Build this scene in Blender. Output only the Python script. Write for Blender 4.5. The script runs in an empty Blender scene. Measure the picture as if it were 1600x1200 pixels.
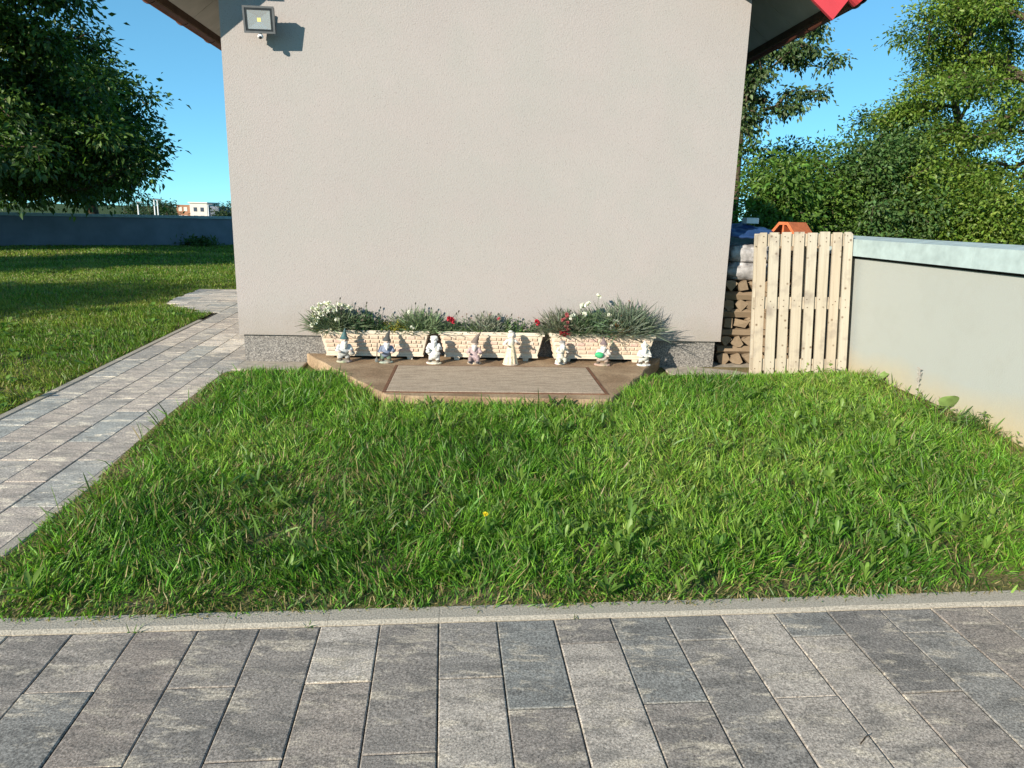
import bpy, math, random
import numpy as np
from mathutils import Matrix, Vector

random.seed(7)
RNG = np.random.default_rng(11)
scene = bpy.context.scene
COL = scene.collection

# ------------------------------------------------------------------ camera
cam_d = bpy.data.cameras.new("camera")
cam = bpy.data.objects.new("camera", cam_d)
COL.objects.link(cam)
cam_d.sensor_width = 36.0
cam_d.lens = 36.0 * 1126.0 / 1600.0
cam_d.clip_start = 0.05
cam_d.clip_end = 6000.0
CR = Vector((0.99967240, 0.00588432, 0.02490938))
CU = Vector((-0.02559497, 0.22982603, 0.97289511))
CB = Vector((0.0, -0.97321394, 0.22990134))
cam.matrix_world = Matrix(((CR.x, CU.x, CB.x, 0.0), (CR.y, CU.y, CB.y, 0.0), (CR.z, CU.z, CB.z, 1.3), (0, 0, 0, 1)))
scene.camera = cam

# ------------------------------------------------------------------ sky, sun, exposure
SUN_EL = math.radians(19.5)
SUN_AZ = math.radians(40.0)          # the light travels towards +X +Y
world = bpy.data.worlds.new("World")
scene.world = world
world.use_nodes = True
wn = world.node_tree.nodes
wl = world.node_tree.links
bg = wn["Background"]
sky = wn.new("ShaderNodeTexSky")
sky.sky_type = 'NISHITA'
sky.sun_disc = False
sky.sun_elevation = SUN_EL
sky.sun_rotation = math.radians(220.0)
sky.air_density = 0.5
sky.dust_density = 0.0
sky.ozone_density = 3.0
tint = wn.new("ShaderNodeMix"); tint.data_type = 'RGBA'; tint.blend_type = 'MULTIPLY'
tint.inputs[0].default_value = 1.0
tint.inputs[7].default_value = (0.78, 1.56, 1.72, 1)
gam = wn.new("ShaderNodeGamma"); gam.inputs[1].default_value = 0.6
wl.new(sky.outputs[0], gam.inputs[0]); wl.new(gam.outputs[0], tint.inputs[6])
# a few thin cirrus wisps over the whole sky
tc = wn.new("ShaderNodeTexCoord")
mp = wn.new("ShaderNodeMapping"); mp.inputs[3].default_value = (2.2, 2.2, 7.0); mp.inputs[1].default_value = (0.15, 0.45, 0.35)
wl.new(tc.outputs["Generated"], mp.inputs[0])
nz = wn.new("ShaderNodeTexNoise"); nz.inputs["Scale"].default_value = 1.6; nz.inputs["Detail"].default_value = 7; nz.inputs["Roughness"].default_value = 0.62
wl.new(mp.outputs[0], nz.inputs["Vector"])
rp = wn.new("ShaderNodeValToRGB"); rp.color_ramp.elements[0].position = 0.64; rp.color_ramp.elements[1].position = 0.85
wl.new(nz.outputs["Fac"], rp.inputs[0])
cm = wn.new("ShaderNodeMix"); cm.data_type = 'RGBA'
wl.new(rp.outputs[0], cm.inputs[0]); wl.new(tint.outputs[2], cm.inputs[6]); cm.inputs[7].default_value = (5.0, 6.0, 6.6, 1)
wl.new(cm.outputs[2], bg.inputs[0])
bg.inputs[1].default_value = 0.14

sun_d = bpy.data.lights.new("sun", 'SUN')
sun_d.energy = 5.0
sun_d.angle = math.radians(0.5)
sun_d.color = (1.0, 0.92, 0.79)
sun = bpy.data.objects.new("sun", sun_d)
COL.objects.link(sun)
trav = Vector((math.sin(SUN_AZ) * math.cos(SUN_EL), math.cos(SUN_AZ) * math.cos(SUN_EL), -math.sin(SUN_EL)))
sun.rotation_euler = trav.to_track_quat('-Z', 'Y').to_euler()
sun.location = (-6, -6, 8)

scene.view_settings.view_transform = 'Standard'
scene.view_settings.look = 'None'
scene.view_settings.gamma = 1.0
scene.view_settings.use_curve_mapping = False
scene.view_settings.exposure = 0.62

# ------------------------------------------------------------------ frames
SL = 0.026


def G(y):
    """height of the ground: rises gently to the house, level beyond, falls away behind the wall"""
    y = np.asarray(y, float)
    z = SL * (np.minimum(y, 8.5) - 6.0)
    far = np.clip((y - 40.0) / 160.0, 0, 1)
    return z - 9.5 * far * far * (3 - 2 * far)


def frame(o, ang, slope):
    c, s = math.cos(ang), math.sin(ang)
    ex = Vector((c, s, slope * s)).normalized()
    ey = Vector((-s, c, slope * c)).normalized()
    ez = ex.cross(ey).normalized()
    ey = ez.cross(ex)
    return Matrix(((ex.x, ey.x, ez.x, o[0]), (ex.y, ey.y, ez.y, o[1]), (ex.z, ey.z, ez.z, o[2]), (0, 0, 0, 1)))


HA = math.radians(3.5)
HO = (-2.289, 6.049, 0.0)
HM = frame(HO, HA, 0.0)
KA = math.radians(5.5)
KO = (-0.234, 2.26, float(G(2.26)))
KM = frame(KO, KA, SL)
PA = math.radians(4.15)
PO = (-2.075, 2.699, float(G(2.699)))
PM = frame(PO, PA, SL)


def to_local(x, y, o, a):
    c, s = math.cos(a), math.sin(a)
    dx, dy = x - o[0], y - o[1]
    return dx * c + dy * s, -dx * s + dy * c


def H(lx, ly, z=0.0):
    return HM @ Vector((lx, ly, z))


# ------------------------------------------------------------------ mesh helpers
class MB:
    def __init__(self):
        self.v = []; self.f = []

    def add(self, vs, fs):
        o = len(self.v)
        self.v += [tuple(p) for p in vs]
        self.f += [tuple(i + o for i in q) for q in fs]
        return self

    def box(self, x0, x1, y0, y1, z0, z1, M=None):
        vs = [Vector((x, y, z)) for z in (z0, z1) for y in (y0, y1) for x in (x0, x1)]
        if M is not None: vs = [M @ p for p in vs]
        return self.add(vs, [(0, 2, 3, 1), (4, 5, 7, 6), (0, 1, 5, 4), (1, 3, 7, 5), (3, 2, 6, 7), (2, 0, 4, 6)])

    def bevbox(self, x0, x1, y0, y1, z0, z1, b, M=None, bz=None):
        """box whose top (and sides) are chamfered by b"""
        bz = b if bz is None else bz
        vs = []
        def ring(i, z): return [(x0 + i, y0 + i, z), (x1 - i, y0 + i, z), (x1 - i, y1 - i, z), (x0 + i, y1 - i, z)]
        rs = [ring(0, z0), ring(0, z1 - bz), ring(b, z1)]
        for r in rs: vs += r
        vs = [Vector(p) for p in vs]
        if M is not None: vs = [M @ p for p in vs]
        fs = [(3, 2, 1, 0), (8, 9, 10, 11)]
        for k in (0, 4):
            for i in range(4):
                j = (i + 1) % 4
                fs.append((k + i, k + j, k + 4 + j, k + 4 + i))
        return self.add(vs, fs)

    def prism(self, poly, axis_from, axis_to, M=None):
        """poly: list of (u,v) in x,z plane extruded along y"""
        n = len(poly)
        vs = [Vector((u, axis_from, w)) for u, w in poly] + [Vector((u, axis_to, w)) for u, w in poly]
        if M is not None: vs = [M @ p for p in vs]
        fs = [tuple(range(n)), tuple(range(2 * n - 1, n - 1, -1))]
        for i in range(n):
            j = (i + 1) % n
            fs.append((j, i, n + i, n + j))
        return self.add(vs, fs)

    def tube(self, pts, rad, n=8, cap=True):
        pts = [Vector(p) for p in pts]
        if not hasattr(rad, '__len__'): rad = [rad] * len(pts)
        rings = []
        prev = None
        for i, p in enumerate(pts):
            t = (pts[min(i + 1, len(pts) - 1)] - pts[max(i - 1, 0)])
            if t.length < 1e-9: t = Vector((0, 0, 1))
            t.normalize()
            a = prev if prev is not None else (Vector((1, 0, 0)) if abs(t.x) < 0.9 else Vector((0, 1, 0)))
            u = (a - t * a.dot(t)).normalized(); w = t.cross(u); prev = u
            rings.append([p + (u * math.cos(2 * math.pi * k / n) + w * math.sin(2 * math.pi * k / n)) * rad[i] for k in range(n)])
        o = len(self.v)
        for r in rings: self.v += [tuple(q) for q in r]
        for i in range(len(rings) - 1):
            for k in range(n):
                j = (k + 1) % n
                self.f.append((o + i * n + k, o + i * n + j, o + (i + 1) * n + j, o + (i + 1) * n + k))
        if cap:
            self.f.append(tuple(o + k for k in reversed(range(n))))
            e = o + (len(rings) - 1) * n
            self.f.append(tuple(e + k for k in range(n)))
        return self

    def capsule(self, p0, r0, p1, r1, n=14):
        p0, p1 = Vector(p0), Vector(p1)
        t = (p1 - p0); L = t.length
        if L < 1e-6: t = Vector((0, 0, 1)); L = 0
        else: t = t / L
        pts = []; rad = []
        for k in range(5):
            a = math.pi / 2 * (1 - k / 5.0)
            pts.append(p0 - t * r0 * math.sin(a)); rad.append(max(r0 * math.cos(a), 1e-4))
        pts.append(p0); rad.append(r0)
        pts.append(p1 + t * 1e-5); rad.append(r1)
        for k in range(1, 6):
            a = math.pi / 2 * k / 5.0
            pts.append(p1 + t * r1 * math.sin(a)); rad.append(max(r1 * math.cos(a), 1e-4))
        return self.tube(pts, rad, n)

    def ellipsoid(self, c, r, nu=14, nv=8, M=None):
        c = Vector(c); vs = []; fs = []
        for i in range(nv + 1):
            th = math.pi * i / nv
            for k in range(nu):
                ph = 2 * math.pi * k / nu
                p = Vector((r[0] * math.sin(th) * math.cos(ph), r[1] * math.sin(th) * math.sin(ph), r[2] * math.cos(th)))
                if M is not None: p = M @ p
                vs.append(c + p)
        for i in range(nv):
            for k in range(nu):
                j = (k + 1) % nu
                fs.append((i * nu + k, (i + 1) * nu + k, (i + 1) * nu + j, i * nu + j))
        return self.add(vs, fs)

    def mesh(self, name):
        me = bpy.data.meshes.new(name)
        me.from_pydata(self.v, [], self.f)
        me.update()
        return me


def link(name, me, mat=None, parent=None, smooth=False):
    o = bpy.data.objects.new(name, me)
    COL.objects.link(o)
    if mat is not None and me is not None and len(me.materials) == 0: me.materials.append(mat)
    if parent is not None: o.parent = parent
    if smooth and me is not None:
        me.polygons.foreach_set("use_smooth", [True] * len(me.polygons))
    return o


def build(name, mb, mat, parent=None, smooth=False):
    return link(name, mb.mesh(name), mat, parent, smooth)


def tag(o, label=None, cat=None, group=None, kind=None):
    if label: o["label"] = label
    if cat: o["category"] = cat
    if group: o["group"] = group
    if kind: o["kind"] = kind
    return o


def empty(name, loc=(0, 0, 0), rz=0.0, M=None):
    o = bpy.data.objects.new(name, None)
    o.empty_display_size = 0.1
    COL.objects.link(o)
    if M is not None: o.matrix_world = M
    else:
        o.location = loc; o.rotation_euler = (0, 0, rz)
    return o


def np_mesh(name, V, F, nper, C=None):
    """V (n,3); F flat loop index array; nper = array of loops per face; C (n,3) colours"""
    me = bpy.data.meshes.new(name)
    V = np.ascontiguousarray(V, np.float32); F = np.ascontiguousarray(F, np.int32).ravel()
    nper = np.asarray(nper, np.int32)
    me.vertices.add(len(V)); me.vertices.foreach_set("co", V.ravel())
    me.loops.add(len(F)); me.loops.foreach_set("vertex_index", F)
    me.polygons.add(len(nper))
    st = np.zeros(len(nper), np.int32); st[1:] = np.cumsum(nper)[:-1]
    me.polygons.foreach_set("loop_start", st)
    me.update(calc_edges=True)
    if C is not None:
        at = me.color_attributes.new("Col", 'FLOAT_COLOR', 'POINT')
        c4 = np.ones((len(V), 4), np.float32); c4[:, :3] = C
        at.data.foreach_set("color", c4.ravel())
    return me


def vnoise(x, y, seed=0):
    """smooth value noise 0..1"""
    x = np.asarray(x, float); y = np.asarray(y, float)
    xi = np.floor(x).astype(np.int64); yi = np.floor(y).astype(np.int64)
    fx = x - xi; fy = y - yi
    fx = fx * fx * (3 - 2 * fx); fy = fy * fy * (3 - 2 * fy)
    def hsh(a, b):
        n = (a * 374761393 + b * 668265263 + seed * 974711) & 0xFFFFFFFF
        n = ((n ^ (n >> 13)) * 1274126177) & 0xFFFFFFFF
        return ((n ^ (n >> 16)) & 0xFFFF) / 65535.0
    a = hsh(xi, yi); b = hsh(xi + 1, yi); c = hsh(xi, yi + 1); d = hsh(xi + 1, yi + 1)
    return (a * (1 - fx) + b * fx) * (1 - fy) + (c * (1 - fx) + d * fx) * fy


# ------------------------------------------------------------------ materials
def new_mat(name, rough=0.8, spec=0.3):
    m = bpy.data.materials.new(name); m.use_nodes = True
    nt = m.node_tree
    b = nt.nodes["Principled BSDF"]
    b.inputs["Roughness"].default_value = rough
    b.inputs["Specular IOR Level"].default_value = spec
    return m, nt, b


def coords(nt, kind="Object", scale=None, rnd=False):
    n = nt.nodes; l = nt.links
    if kind == "World":
        out = n.new("ShaderNodeNewGeometry").outputs["Position"]
    else:
        out = n.new("ShaderNodeTexCoord").outputs[kind]
    if rnd:
        oi = n.new("ShaderNodeObjectInfo")
        mu = n.new("ShaderNodeMath"); mu.operation = 'MULTIPLY'; mu.inputs[1].default_value = 37.0
        l.new(oi.outputs["Random"], mu.inputs[0])
        ad = n.new("ShaderNodeVectorMath"); ad.operation = 'ADD'
        l.new(out, ad.inputs[0]); l.new(mu.outputs[0], ad.inputs[1]); out = ad.outputs[0]
    if scale is not None:
        mp = n.new("ShaderNodeMapping"); mp.inputs[3].default_value = scale
        l.new(out, mp.inputs[0]); out = mp.outputs[0]
    return out


def noise(nt, vec, scale, detail=4, rough=0.55, dist=0.0):
    t = nt.nodes.new("ShaderNodeTexNoise")
    t.inputs["Scale"].default_value = scale; t.inputs["Detail"].default_value = detail
    t.inputs["Roughness"].default_value = rough; t.inputs["Distortion"].default_value = dist
    nt.links.new(vec, t.inputs["Vector"])
    return t.outputs["Fac"]


def ramp(nt, fac, stops, interp='LINEAR'):
    r = nt.nodes.new("ShaderNodeValToRGB"); r.color_ramp.interpolation = interp
    e = r.color_ramp.elements
    while len(e) < len(stops): e.new(0.5)
    for i, (p, c) in enumerate(stops):
        e[i].position = p
        e[i].color = (c, c, c, 1) if not hasattr(c, '__len__') else (c[0], c[1], c[2], 1)
    nt.links.new(fac, r.inputs[0])
    return r.outputs[0]


def mix(nt, fac, a, b, mode='MIX'):
    m = nt.nodes.new("ShaderNodeMix"); m.data_type = 'RGBA'; m.blend_type = mode
    for s, i in ((fac, 0), (a, 6), (b, 7)):
        if isinstance(s, (int, float)): m.inputs[i].default_value = s
        elif isinstance(s, tuple): m.inputs[i].default_value = (s[0], s[1], s[2], 1)
        else: nt.links.new(s, m.inputs[i])
    return m.outputs[2]


def bump(nt, bsdf, h, strength=0.3, dist=0.01):
    b = nt.nodes.new("ShaderNodeBump"); b.inputs["Strength"].default_value = strength
    b.inputs["Distance"].default_value = dist
    nt.links.new(h, b.inputs["Height"]); nt.links.new(b.outputs[0], bsdf.inputs["Normal"])


def simple(name, col, rough=0.7, spec=0.3, var=0.25, scale=20.0, bmp=0.0, metal=0.0, kind="Object"):
    m, nt, b = new_mat(name, rough, spec)
    v = coords(nt, kind)
    f = noise(nt, v, scale, 5)
    lo = tuple(c * (1 - var) for c in col); hi = tuple(min(1, c * (1 + var)) for c in col)
    nt.links.new(ramp(nt, f, [(0.3, lo), (0.7, hi)]), b.inputs["Base Color"])
    b.inputs["Metallic"].default_value = metal
    if bmp: bump(nt, b, f, bmp, 0.005)
    return m


def attr_mat(name, trans=0.3, rough=0.5, spec=0.35, dirt=0.0):
    m, nt, b = new_mat(name, rough, spec)
    a = nt.nodes.new("ShaderNodeAttribute"); a.attribute_name = "Col"
    c = a.outputs["Color"]
    if dirt:
        f = noise(nt, coords(nt, "Object"), 60, 5, 0.6)
        c = mix(nt, ramp(nt, f, [(0.42, 0.0), (0.75, dirt)]), c, (0.16, 0.13, 0.10))
        bump(nt, b, f, 0.4, 0.004)
    nt.links.new(c, b.inputs["Base Color"])
    if trans:
        t = nt.nodes.new("ShaderNodeBsdfTranslucent")
        nt.links.new(mix(nt, 1.0, c, (1.15, 1.25, 0.55), 'MULTIPLY'), t.inputs[0])
        mx = nt.nodes.new("ShaderNodeMixShader"); mx.inputs[0].default_value = trans
        nt.links.new(b.outputs[0], mx.inputs[1]); nt.links.new(t.outputs[0], mx.inputs[2])
        nt.links.new(mx.outputs[0], nt.nodes["Material Output"].inputs[0])
    return m


M = {}
# render plaster: pale greige with grains and small pits
m, nt, b = new_mat("plaster", 0.95, 0.1)
v = coords(nt, "Object")
big = noise(nt, v, 1.1, 3); mid = noise(nt, v, 9, 4)
vor = nt.nodes.new("ShaderNodeTexVoronoi"); vor.inputs["Scale"].default_value = 95; nt.links.new(v, vor.inputs["Vector"])
gr = noise(nt, v, 125, 4, 0.75)
c = mix(nt, big, (0.335, 0.300, 0.282), (0.405, 0.360, 0.336))
c = mix(nt, ramp(nt, mid, [(0.35, 0.0), (0.7, 0.25)]), c, (0.385, 0.335, 0.318))
pits = ramp(nt, gr, [(0.32, 1.0), (0.42, 0.0)])
c = mix(nt, ramp(nt, noise(nt, v, 2.3, 6, 0.6), [(0.40, 0.0), (0.65, 0.6)]), c, (0.345, 0.325, 0.30))
sz = nt.nodes.new("ShaderNodeSeparateXYZ"); nt.links.new(v, sz.inputs[0])
sm_ = nt.nodes.new("ShaderNodeMath"); sm_.operation = 'MULTIPLY_ADD'; nt.links.new(noise(nt, v, 5, 5), sm_.inputs[0]); sm_.inputs[1].default_value = -0.35; nt.links.new(sz.outputs[2], sm_.inputs[2])
c = mix(nt, ramp(nt, sm_.outputs[0], [(0.06, 0.45), (0.32, 0.0)]), c, (0.26, 0.22, 0.17))
c = mix(nt, pits, c, (0.22, 0.19, 0.175))
nt.links.new(c, b.inputs["Base Color"])
hgt = mix(nt, 0.5, gr, vor.outputs["Distance"])
bump(nt, b, hgt, 0.5, 0.006)
M["plaster"] = m
# plinth: mosaic plaster of small pebbles
m, nt, b = new_mat("mosaic_plaster", 0.6, 0.35)
v = coords(nt, "Object")
vor = nt.nodes.new("ShaderNodeTexVoronoi"); vor.inputs["Scale"].default_value = 130; nt.links.new(v, vor.inputs["Vector"])
sep = nt.nodes.new("ShaderNodeSeparateColor"); nt.links.new(vor.outputs["Color"], sep.inputs[0])
c = ramp(nt, sep.outputs[0], [(0.0, (0.08, 0.075, 0.07)), (0.4, (0.17, 0.155, 0.14)), (0.75, (0.24, 0.22, 0.195)), (1.0, (0.34, 0.31, 0.28))])
nt.links.new(c, b.inputs["Base Color"]); bump(nt, b, vor.outputs["Distance"], 0.6, 0.004)
M["plinth"] = m


def paver_mat(name, warm, lightness):
    m, nt, b = new_mat(name, 0.88, 0.25)
    vw = coords(nt, "World", None, True)
    mp = nt.nodes.new("ShaderNodeMapping"); mp.inputs[3].default_value = (1.3, 3.4, 1.0); nt.links.new(vw, mp.inputs[0])
    cl = noise(nt, mp.outputs[0], 3.6, 10, 0.74, 0.5)
    cl2 = noise(nt, mp.outputs[0], 4.6, 10, 0.75, 0.4)
    oi = nt.nodes.new("ShaderNodeObjectInfo")
    base = ramp(nt, oi.outputs["Random"], [(0.0, (0.17, 0.17, 0.17)), (0.25, (0.285, 0.254, 0.234)), (0.5, (0.22, 0.23, 0.23)), (0.75, (0.262, 0.231, 0.212)), (1.0, (0.40, 0.37, 0.34))])
    c = mix(nt, ramp(nt, cl, [(0.46, 0.0), (0.62, 0.62)]), base, (0.10, 0.10, 0.10))
    c = mix(nt, ramp(nt, cl2, [(0.52, 0.0), (0.64, 0.75)]), c, (0.53, 0.48, 0.40))
    c = mix(nt, 1.0, c, (lightness * warm[0], lightness * warm[1], lightness * warm[2]), 'MULTIPLY')
    gr = noise(nt, vw, 150, 4, 0.85)
    c = mix(nt, 1.0, c, ramp(nt, gr, [(0.33, 0.28), (0.5, 1.0), (0.67, 2.0)]), 'MULTIPLY')
    nt.links.new(c, b.inputs["Base Color"])
    bump(nt, b, gr, 0.35, 0.004)
    return m


M["paver"] = paver_mat("paver_concrete", (1.08, 1.01, 0.91), 1.04)
M["path_paver"] = paver_mat("path_paver_concrete", (1.06, 1.00, 0.90), 1.65)
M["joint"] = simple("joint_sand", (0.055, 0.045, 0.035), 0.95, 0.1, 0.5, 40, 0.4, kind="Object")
M["kerb"] = simple("kerb_concrete", (0.40, 0.355, 0.285), 0.9, 0.15, 0.42, 160, 0.6)
M["concrete"] = simple("apron_concrete", (0.40, 0.35, 0.28), 0.9, 0.15, 0.25, 14, 0.4)
M["soil"] = simple("soil", (0.16, 0.115, 0.07), 0.98, 0.05, 0.5, 30, 0.6)
M["ground"] = simple("far_ground", (0.06, 0.085, 0.03), 0.98, 0.05, 0.4, 0.3)
# lawn soil under the grass
m, nt, b = new_mat("turf_soil", 0.98, 0.05)
v = coords(nt, "World")
f1 = noise(nt, v, 3, 4); f2 = noise(nt, v, 60, 3, 0.7)
c = mix(nt, ramp(nt, f1, [(0.4, 0.0), (0.65, 1.0)]), (0.09, 0.10, 0.03), (0.24, 0.185, 0.10))
c = mix(nt, 1.0, c, ramp(nt, f2, [(0.3, 0.5), (0.7, 1.5)]), 'MULTIPLY')
nt.links.new(c, b.inputs["Base Color"]); bump(nt, b, f2, 0.6, 0.01)
M["turf"] = m
# raw concrete slab, damp brown
m, nt, b = new_mat("brown_concrete", 0.85, 0.25)
v = coords(nt, "Object")
f1 = noise(nt, v, 3.5, 5); f2 = noise(nt, v, 70, 4, 0.7)
c = mix(nt, ramp(nt, f1, [(0.38, 0.0), (0.66, 1.0)]), (0.24, 0.16, 0.095), (0.41, 0.295, 0.185))
c = mix(nt, 1.0, c, ramp(nt, f2, [(0.25, 0.55), (0.75, 1.45)]), 'MULTIPLY')
nt.links.new(c, b.inputs["Base Color"]); bump(nt, b, f2, 0.5, 0.006)
M["slab"] = m
# striated slab panel
m, nt, b = new_mat("striated_panel", 0.85, 0.2)
v = coords(nt, "Object", (2.5, 26.0, 1.0))
f1 = noise(nt, v, 3.0, 6, 0.65, 0.2); f2 = noise(nt, coords(nt, "Object"), 120, 3, 0.7)
c = ramp(nt, f1, [(0.28, (0.17, 0.13, 0.095)), (0.48, (0.40, 0.315, 0.23)), (0.75, (0.54, 0.44, 0.33))])
c = mix(nt, 1.0, c, ramp(nt, f2, [(0.25, 0.6), (0.75, 1.4)]), 'MULTIPLY')
nt.links.new(c, b.inputs["Base Color"]); bump(nt, b, f1, 0.5, 0.008)
M["panel"] = m
# garden wall: pale paint, ochre splash stain along the foot
m, nt, b = new_mat("wall_paint", 0.9, 0.15)
v = coords(nt, "World")
sx = nt.nodes.new("ShaderNodeSeparateXYZ"); nt.links.new(v, sx.inputs[0])
n1 = noise(nt, v, 2.2, 5)
zz = nt.nodes.new("ShaderNodeMath"); zz.operation = 'ADD'; nt.links.new(sx.outputs[2], zz.inputs[0])
sc = nt.nodes.new("ShaderNodeMath"); sc.operation = 'MULTIPLY_ADD'; nt.links.new(n1, sc.inputs[0]); sc.inputs[1].default_value = -0.28; sc.inputs[2].default_value = 0.14
nt.links.new(sc.outputs[0], zz.inputs[1])
st = ramp(nt, zz.outputs[0], [(0.03, 0.85), (0.30, 0.0)])
c = mix(nt, noise(nt, v, 1.3, 4), (0.345, 0.36, 0.335), (0.375, 0.385, 0.355))
c = mix(nt, st, c, (0.46, 0.37, 0.22))
nt.links.new(c, b.inputs["Base Color"]); c = mix(nt, ramp(nt, noise(nt, v, 4.5, 7, 0.65), [(0.48, 0.0), (0.72, 0.22)]), c, (0.30, 0.30, 0.26)); nt.links.new(c, b.inputs["Base Color"]); bump(nt, b, noise(nt, v, 90, 4, 0.7), 0.35, 0.005)
M["wall_paint"] = m
M["coping"] = simple("coping_paint", (0.36, 0.44, 0.435), 0.85, 0.2, 0.15, 11, 0.3)
M["far_wall"] = simple("far_wall_shaded", (0.19, 0.21, 0.25), 0.9, 0.15, 0.15, 2)  # tree shade put into the colour: darker and bluer than the wall itself


def wood_mat(name, lo, hi, knots=True, sc=(60.0, 60.0, 2.5)):
    m, nt, b = new_mat(name, 0.85, 0.15)
    v = coords(nt, "Object", None, True)
    mp = nt.nodes.new("ShaderNodeMapping"); mp.inputs[3].default_value = sc; nt.links.new(v, mp.inputs[0])
    f1 = noise(nt, mp.outputs[0], 1.0, 5, 0.6, 0.4)
    oi = nt.nodes.new("ShaderNodeObjectInfo")
    c = mix(nt, f1, lo, hi)
    c = mix(nt, ramp(nt, oi.outputs["Random"], [(0.0, 0.0), (1.0, 0.35)]), c, (0.42, 0.30, 0.19))
    if knots:
        vo = nt.nodes.new("ShaderNodeTexVoronoi"); vo.inputs["Scale"].default_value = 13; nt.links.new(v, vo.inputs["Vector"])
        k = ramp(nt, vo.outputs["Distance"], [(0.06, 0.9), (0.17, 0.0)])
        c = mix(nt, k, c, (0.13, 0.08, 0.045))
        n3 = noise(nt, v, 7, 4)
        c = mix(nt, ramp(nt, n3, [(0.54, 0.0), (0.72, 0.7)]), c, (0.24, 0.195, 0.16))
    nt.links.new(c, b.inputs["Base Color"]); bump(nt, b, f1, 0.4, 0.003)
    return m


M["pallet"] = wood_mat("pallet_wood", (0.31, 0.265, 0.20), (0.60, 0.54, 0.43))
M["bark"] = wood_mat("firewood_bark", (0.12, 0.085, 0.055), (0.30, 0.225, 0.15), False, (30, 3, 30))
M["log_end"] = wood_mat("firewood_split", (0.13, 0.095, 0.06), (0.33, 0.25, 0.17), False, (30, 3, 30))
M["tree_bark"] = simple("tree_bark", (0.10, 0.075, 0.05), 0.95, 0.1, 0.4, 12, 0.5)
M["sack"] = simple("sack_plastic", (0.36, 0.34, 0.33), 0.45, 0.4, 0.6, 14, 0.8)
M["tarp"] = simple("tarp_blue", (0.02, 0.05, 0.14), 0.45, 0.4, 0.4, 8, 0.2)
M["clay"] = simple("clay", (0.50, 0.14, 0.055), 0.85, 0.15, 0.2, 25, 0.2)
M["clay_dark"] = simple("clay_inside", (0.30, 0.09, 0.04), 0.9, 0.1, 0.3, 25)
M["white_box"] = simple("white_carton", (0.72, 0.70, 0.62), 0.7, 0.2, 0.1, 12)
M["soffit"] = simple("soffit_panel", (0.42, 0.39, 0.34), 0.7, 0.25, 0.1, 6)
M["gutter"] = simple("gutter_brown", (0.10, 0.035, 0.022), 0.35, 0.5, 0.2, 5)
M["red_trim"] = simple("red_trim", (0.52, 0.045, 0.055), 0.45, 0.45, 0.1, 6)
M["roof_red"] = simple("roof_red", (0.38, 0.05, 0.04), 0.6, 0.35, 0.2, 6)
M["timber"] = simple("dark_timber", (0.09, 0.05, 0.03), 0.7, 0.25, 0.3, 10)
M["black_metal"] = simple("black_metal", (0.012, 0.013, 0.014), 0.4, 0.5, 0.2, 20)
M["grey_metal"] = simple("grey_metal", (0.10, 0.10, 0.10), 0.45, 0.5, 0.15, 20)
M["reflector"] = simple("reflector_metal", (0.22, 0.22, 0.20), 0.3, 0.5, 0.05, 10, 0.0, 0.9)
M["led"] = simple("led_phosphor", (0.75, 0.62, 0.03), 0.5, 0.4, 0.05, 10)
M["sensor"] = simple("sensor_white", (0.75, 0.74, 0.72), 0.4, 0.4, 0.05, 10)
m, nt, b = new_mat("lamp_glass", 0.02, 0.5)
b.inputs["Base Color"].default_value = (1, 1, 1, 1)
tb = nt.nodes.new("ShaderNodeBsdfTransparent"); mx = nt.nodes.new("ShaderNodeMixShader"); mx.inputs[0].default_value = 0.12
nt.links.new(tb.outputs[0], mx.inputs[1]); nt.links.new(b.outputs[0], mx.inputs[2]); nt.links.new(mx.outputs[0], nt.nodes["Material Output"].inputs[0])
M["glass"] = m
M["planter"] = simple("planter_cast_stone", (0.64, 0.545, 0.425), 0.85, 0.2, 0.16, 18, 0.3)
m, nt, b = new_mat("planter_brick", 0.88, 0.15)
oi = nt.nodes.new("ShaderNodeObjectInfo"); f = noise(nt, coords(nt, "Object"), 60, 4)
c = ramp(nt, oi.outputs["Random"], [(0.0, (0.58, 0.43, 0.31)), (0.5, (0.62, 0.49, 0.37)), (0.85, (0.60, 0.41, 0.34)), (1.0, (0.68, 0.58, 0.46))])
c = mix(nt, 1.0, c, ramp(nt, f, [(0.3, 0.8), (0.7, 1.15)]), 'MULTIPLY'); nt.links.new(c, b.inputs["Base Color"])
M["planter_brick"] = m
M["compost"] = simple("compost", (0.035, 0.025, 0.018), 0.98, 0.05, 0.5, 50, 0.5)
M["grass"] = attr_mat("grass_blades", 0.38, 0.45, 0.35)
M["leaf"] = attr_mat("tree_leaves", 0.35, 0.45, 0.4)
M["plant"] = attr_mat("plant_leaves", 0.15, 0.6, 0.25)
M["petal"] = attr_mat("petals", 0.25, 0.6, 0.2)
M["statue"] = attr_mat("painted_statuette", 0.0, 0.6, 0.3, 0.55)
M["far_plaster"] = simple("far_plaster", (0.62, 0.58, 0.50), 0.9, 0.1, 0.08, 0.5)
M["far_brick"] = simple("far_brick", (0.34, 0.17, 0.10), 0.9, 0.1, 0.15, 0.5)
M["far_window"] = simple("far_window", (0.05, 0.06, 0.08), 0.2, 0.5, 0.1, 1)

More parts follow.
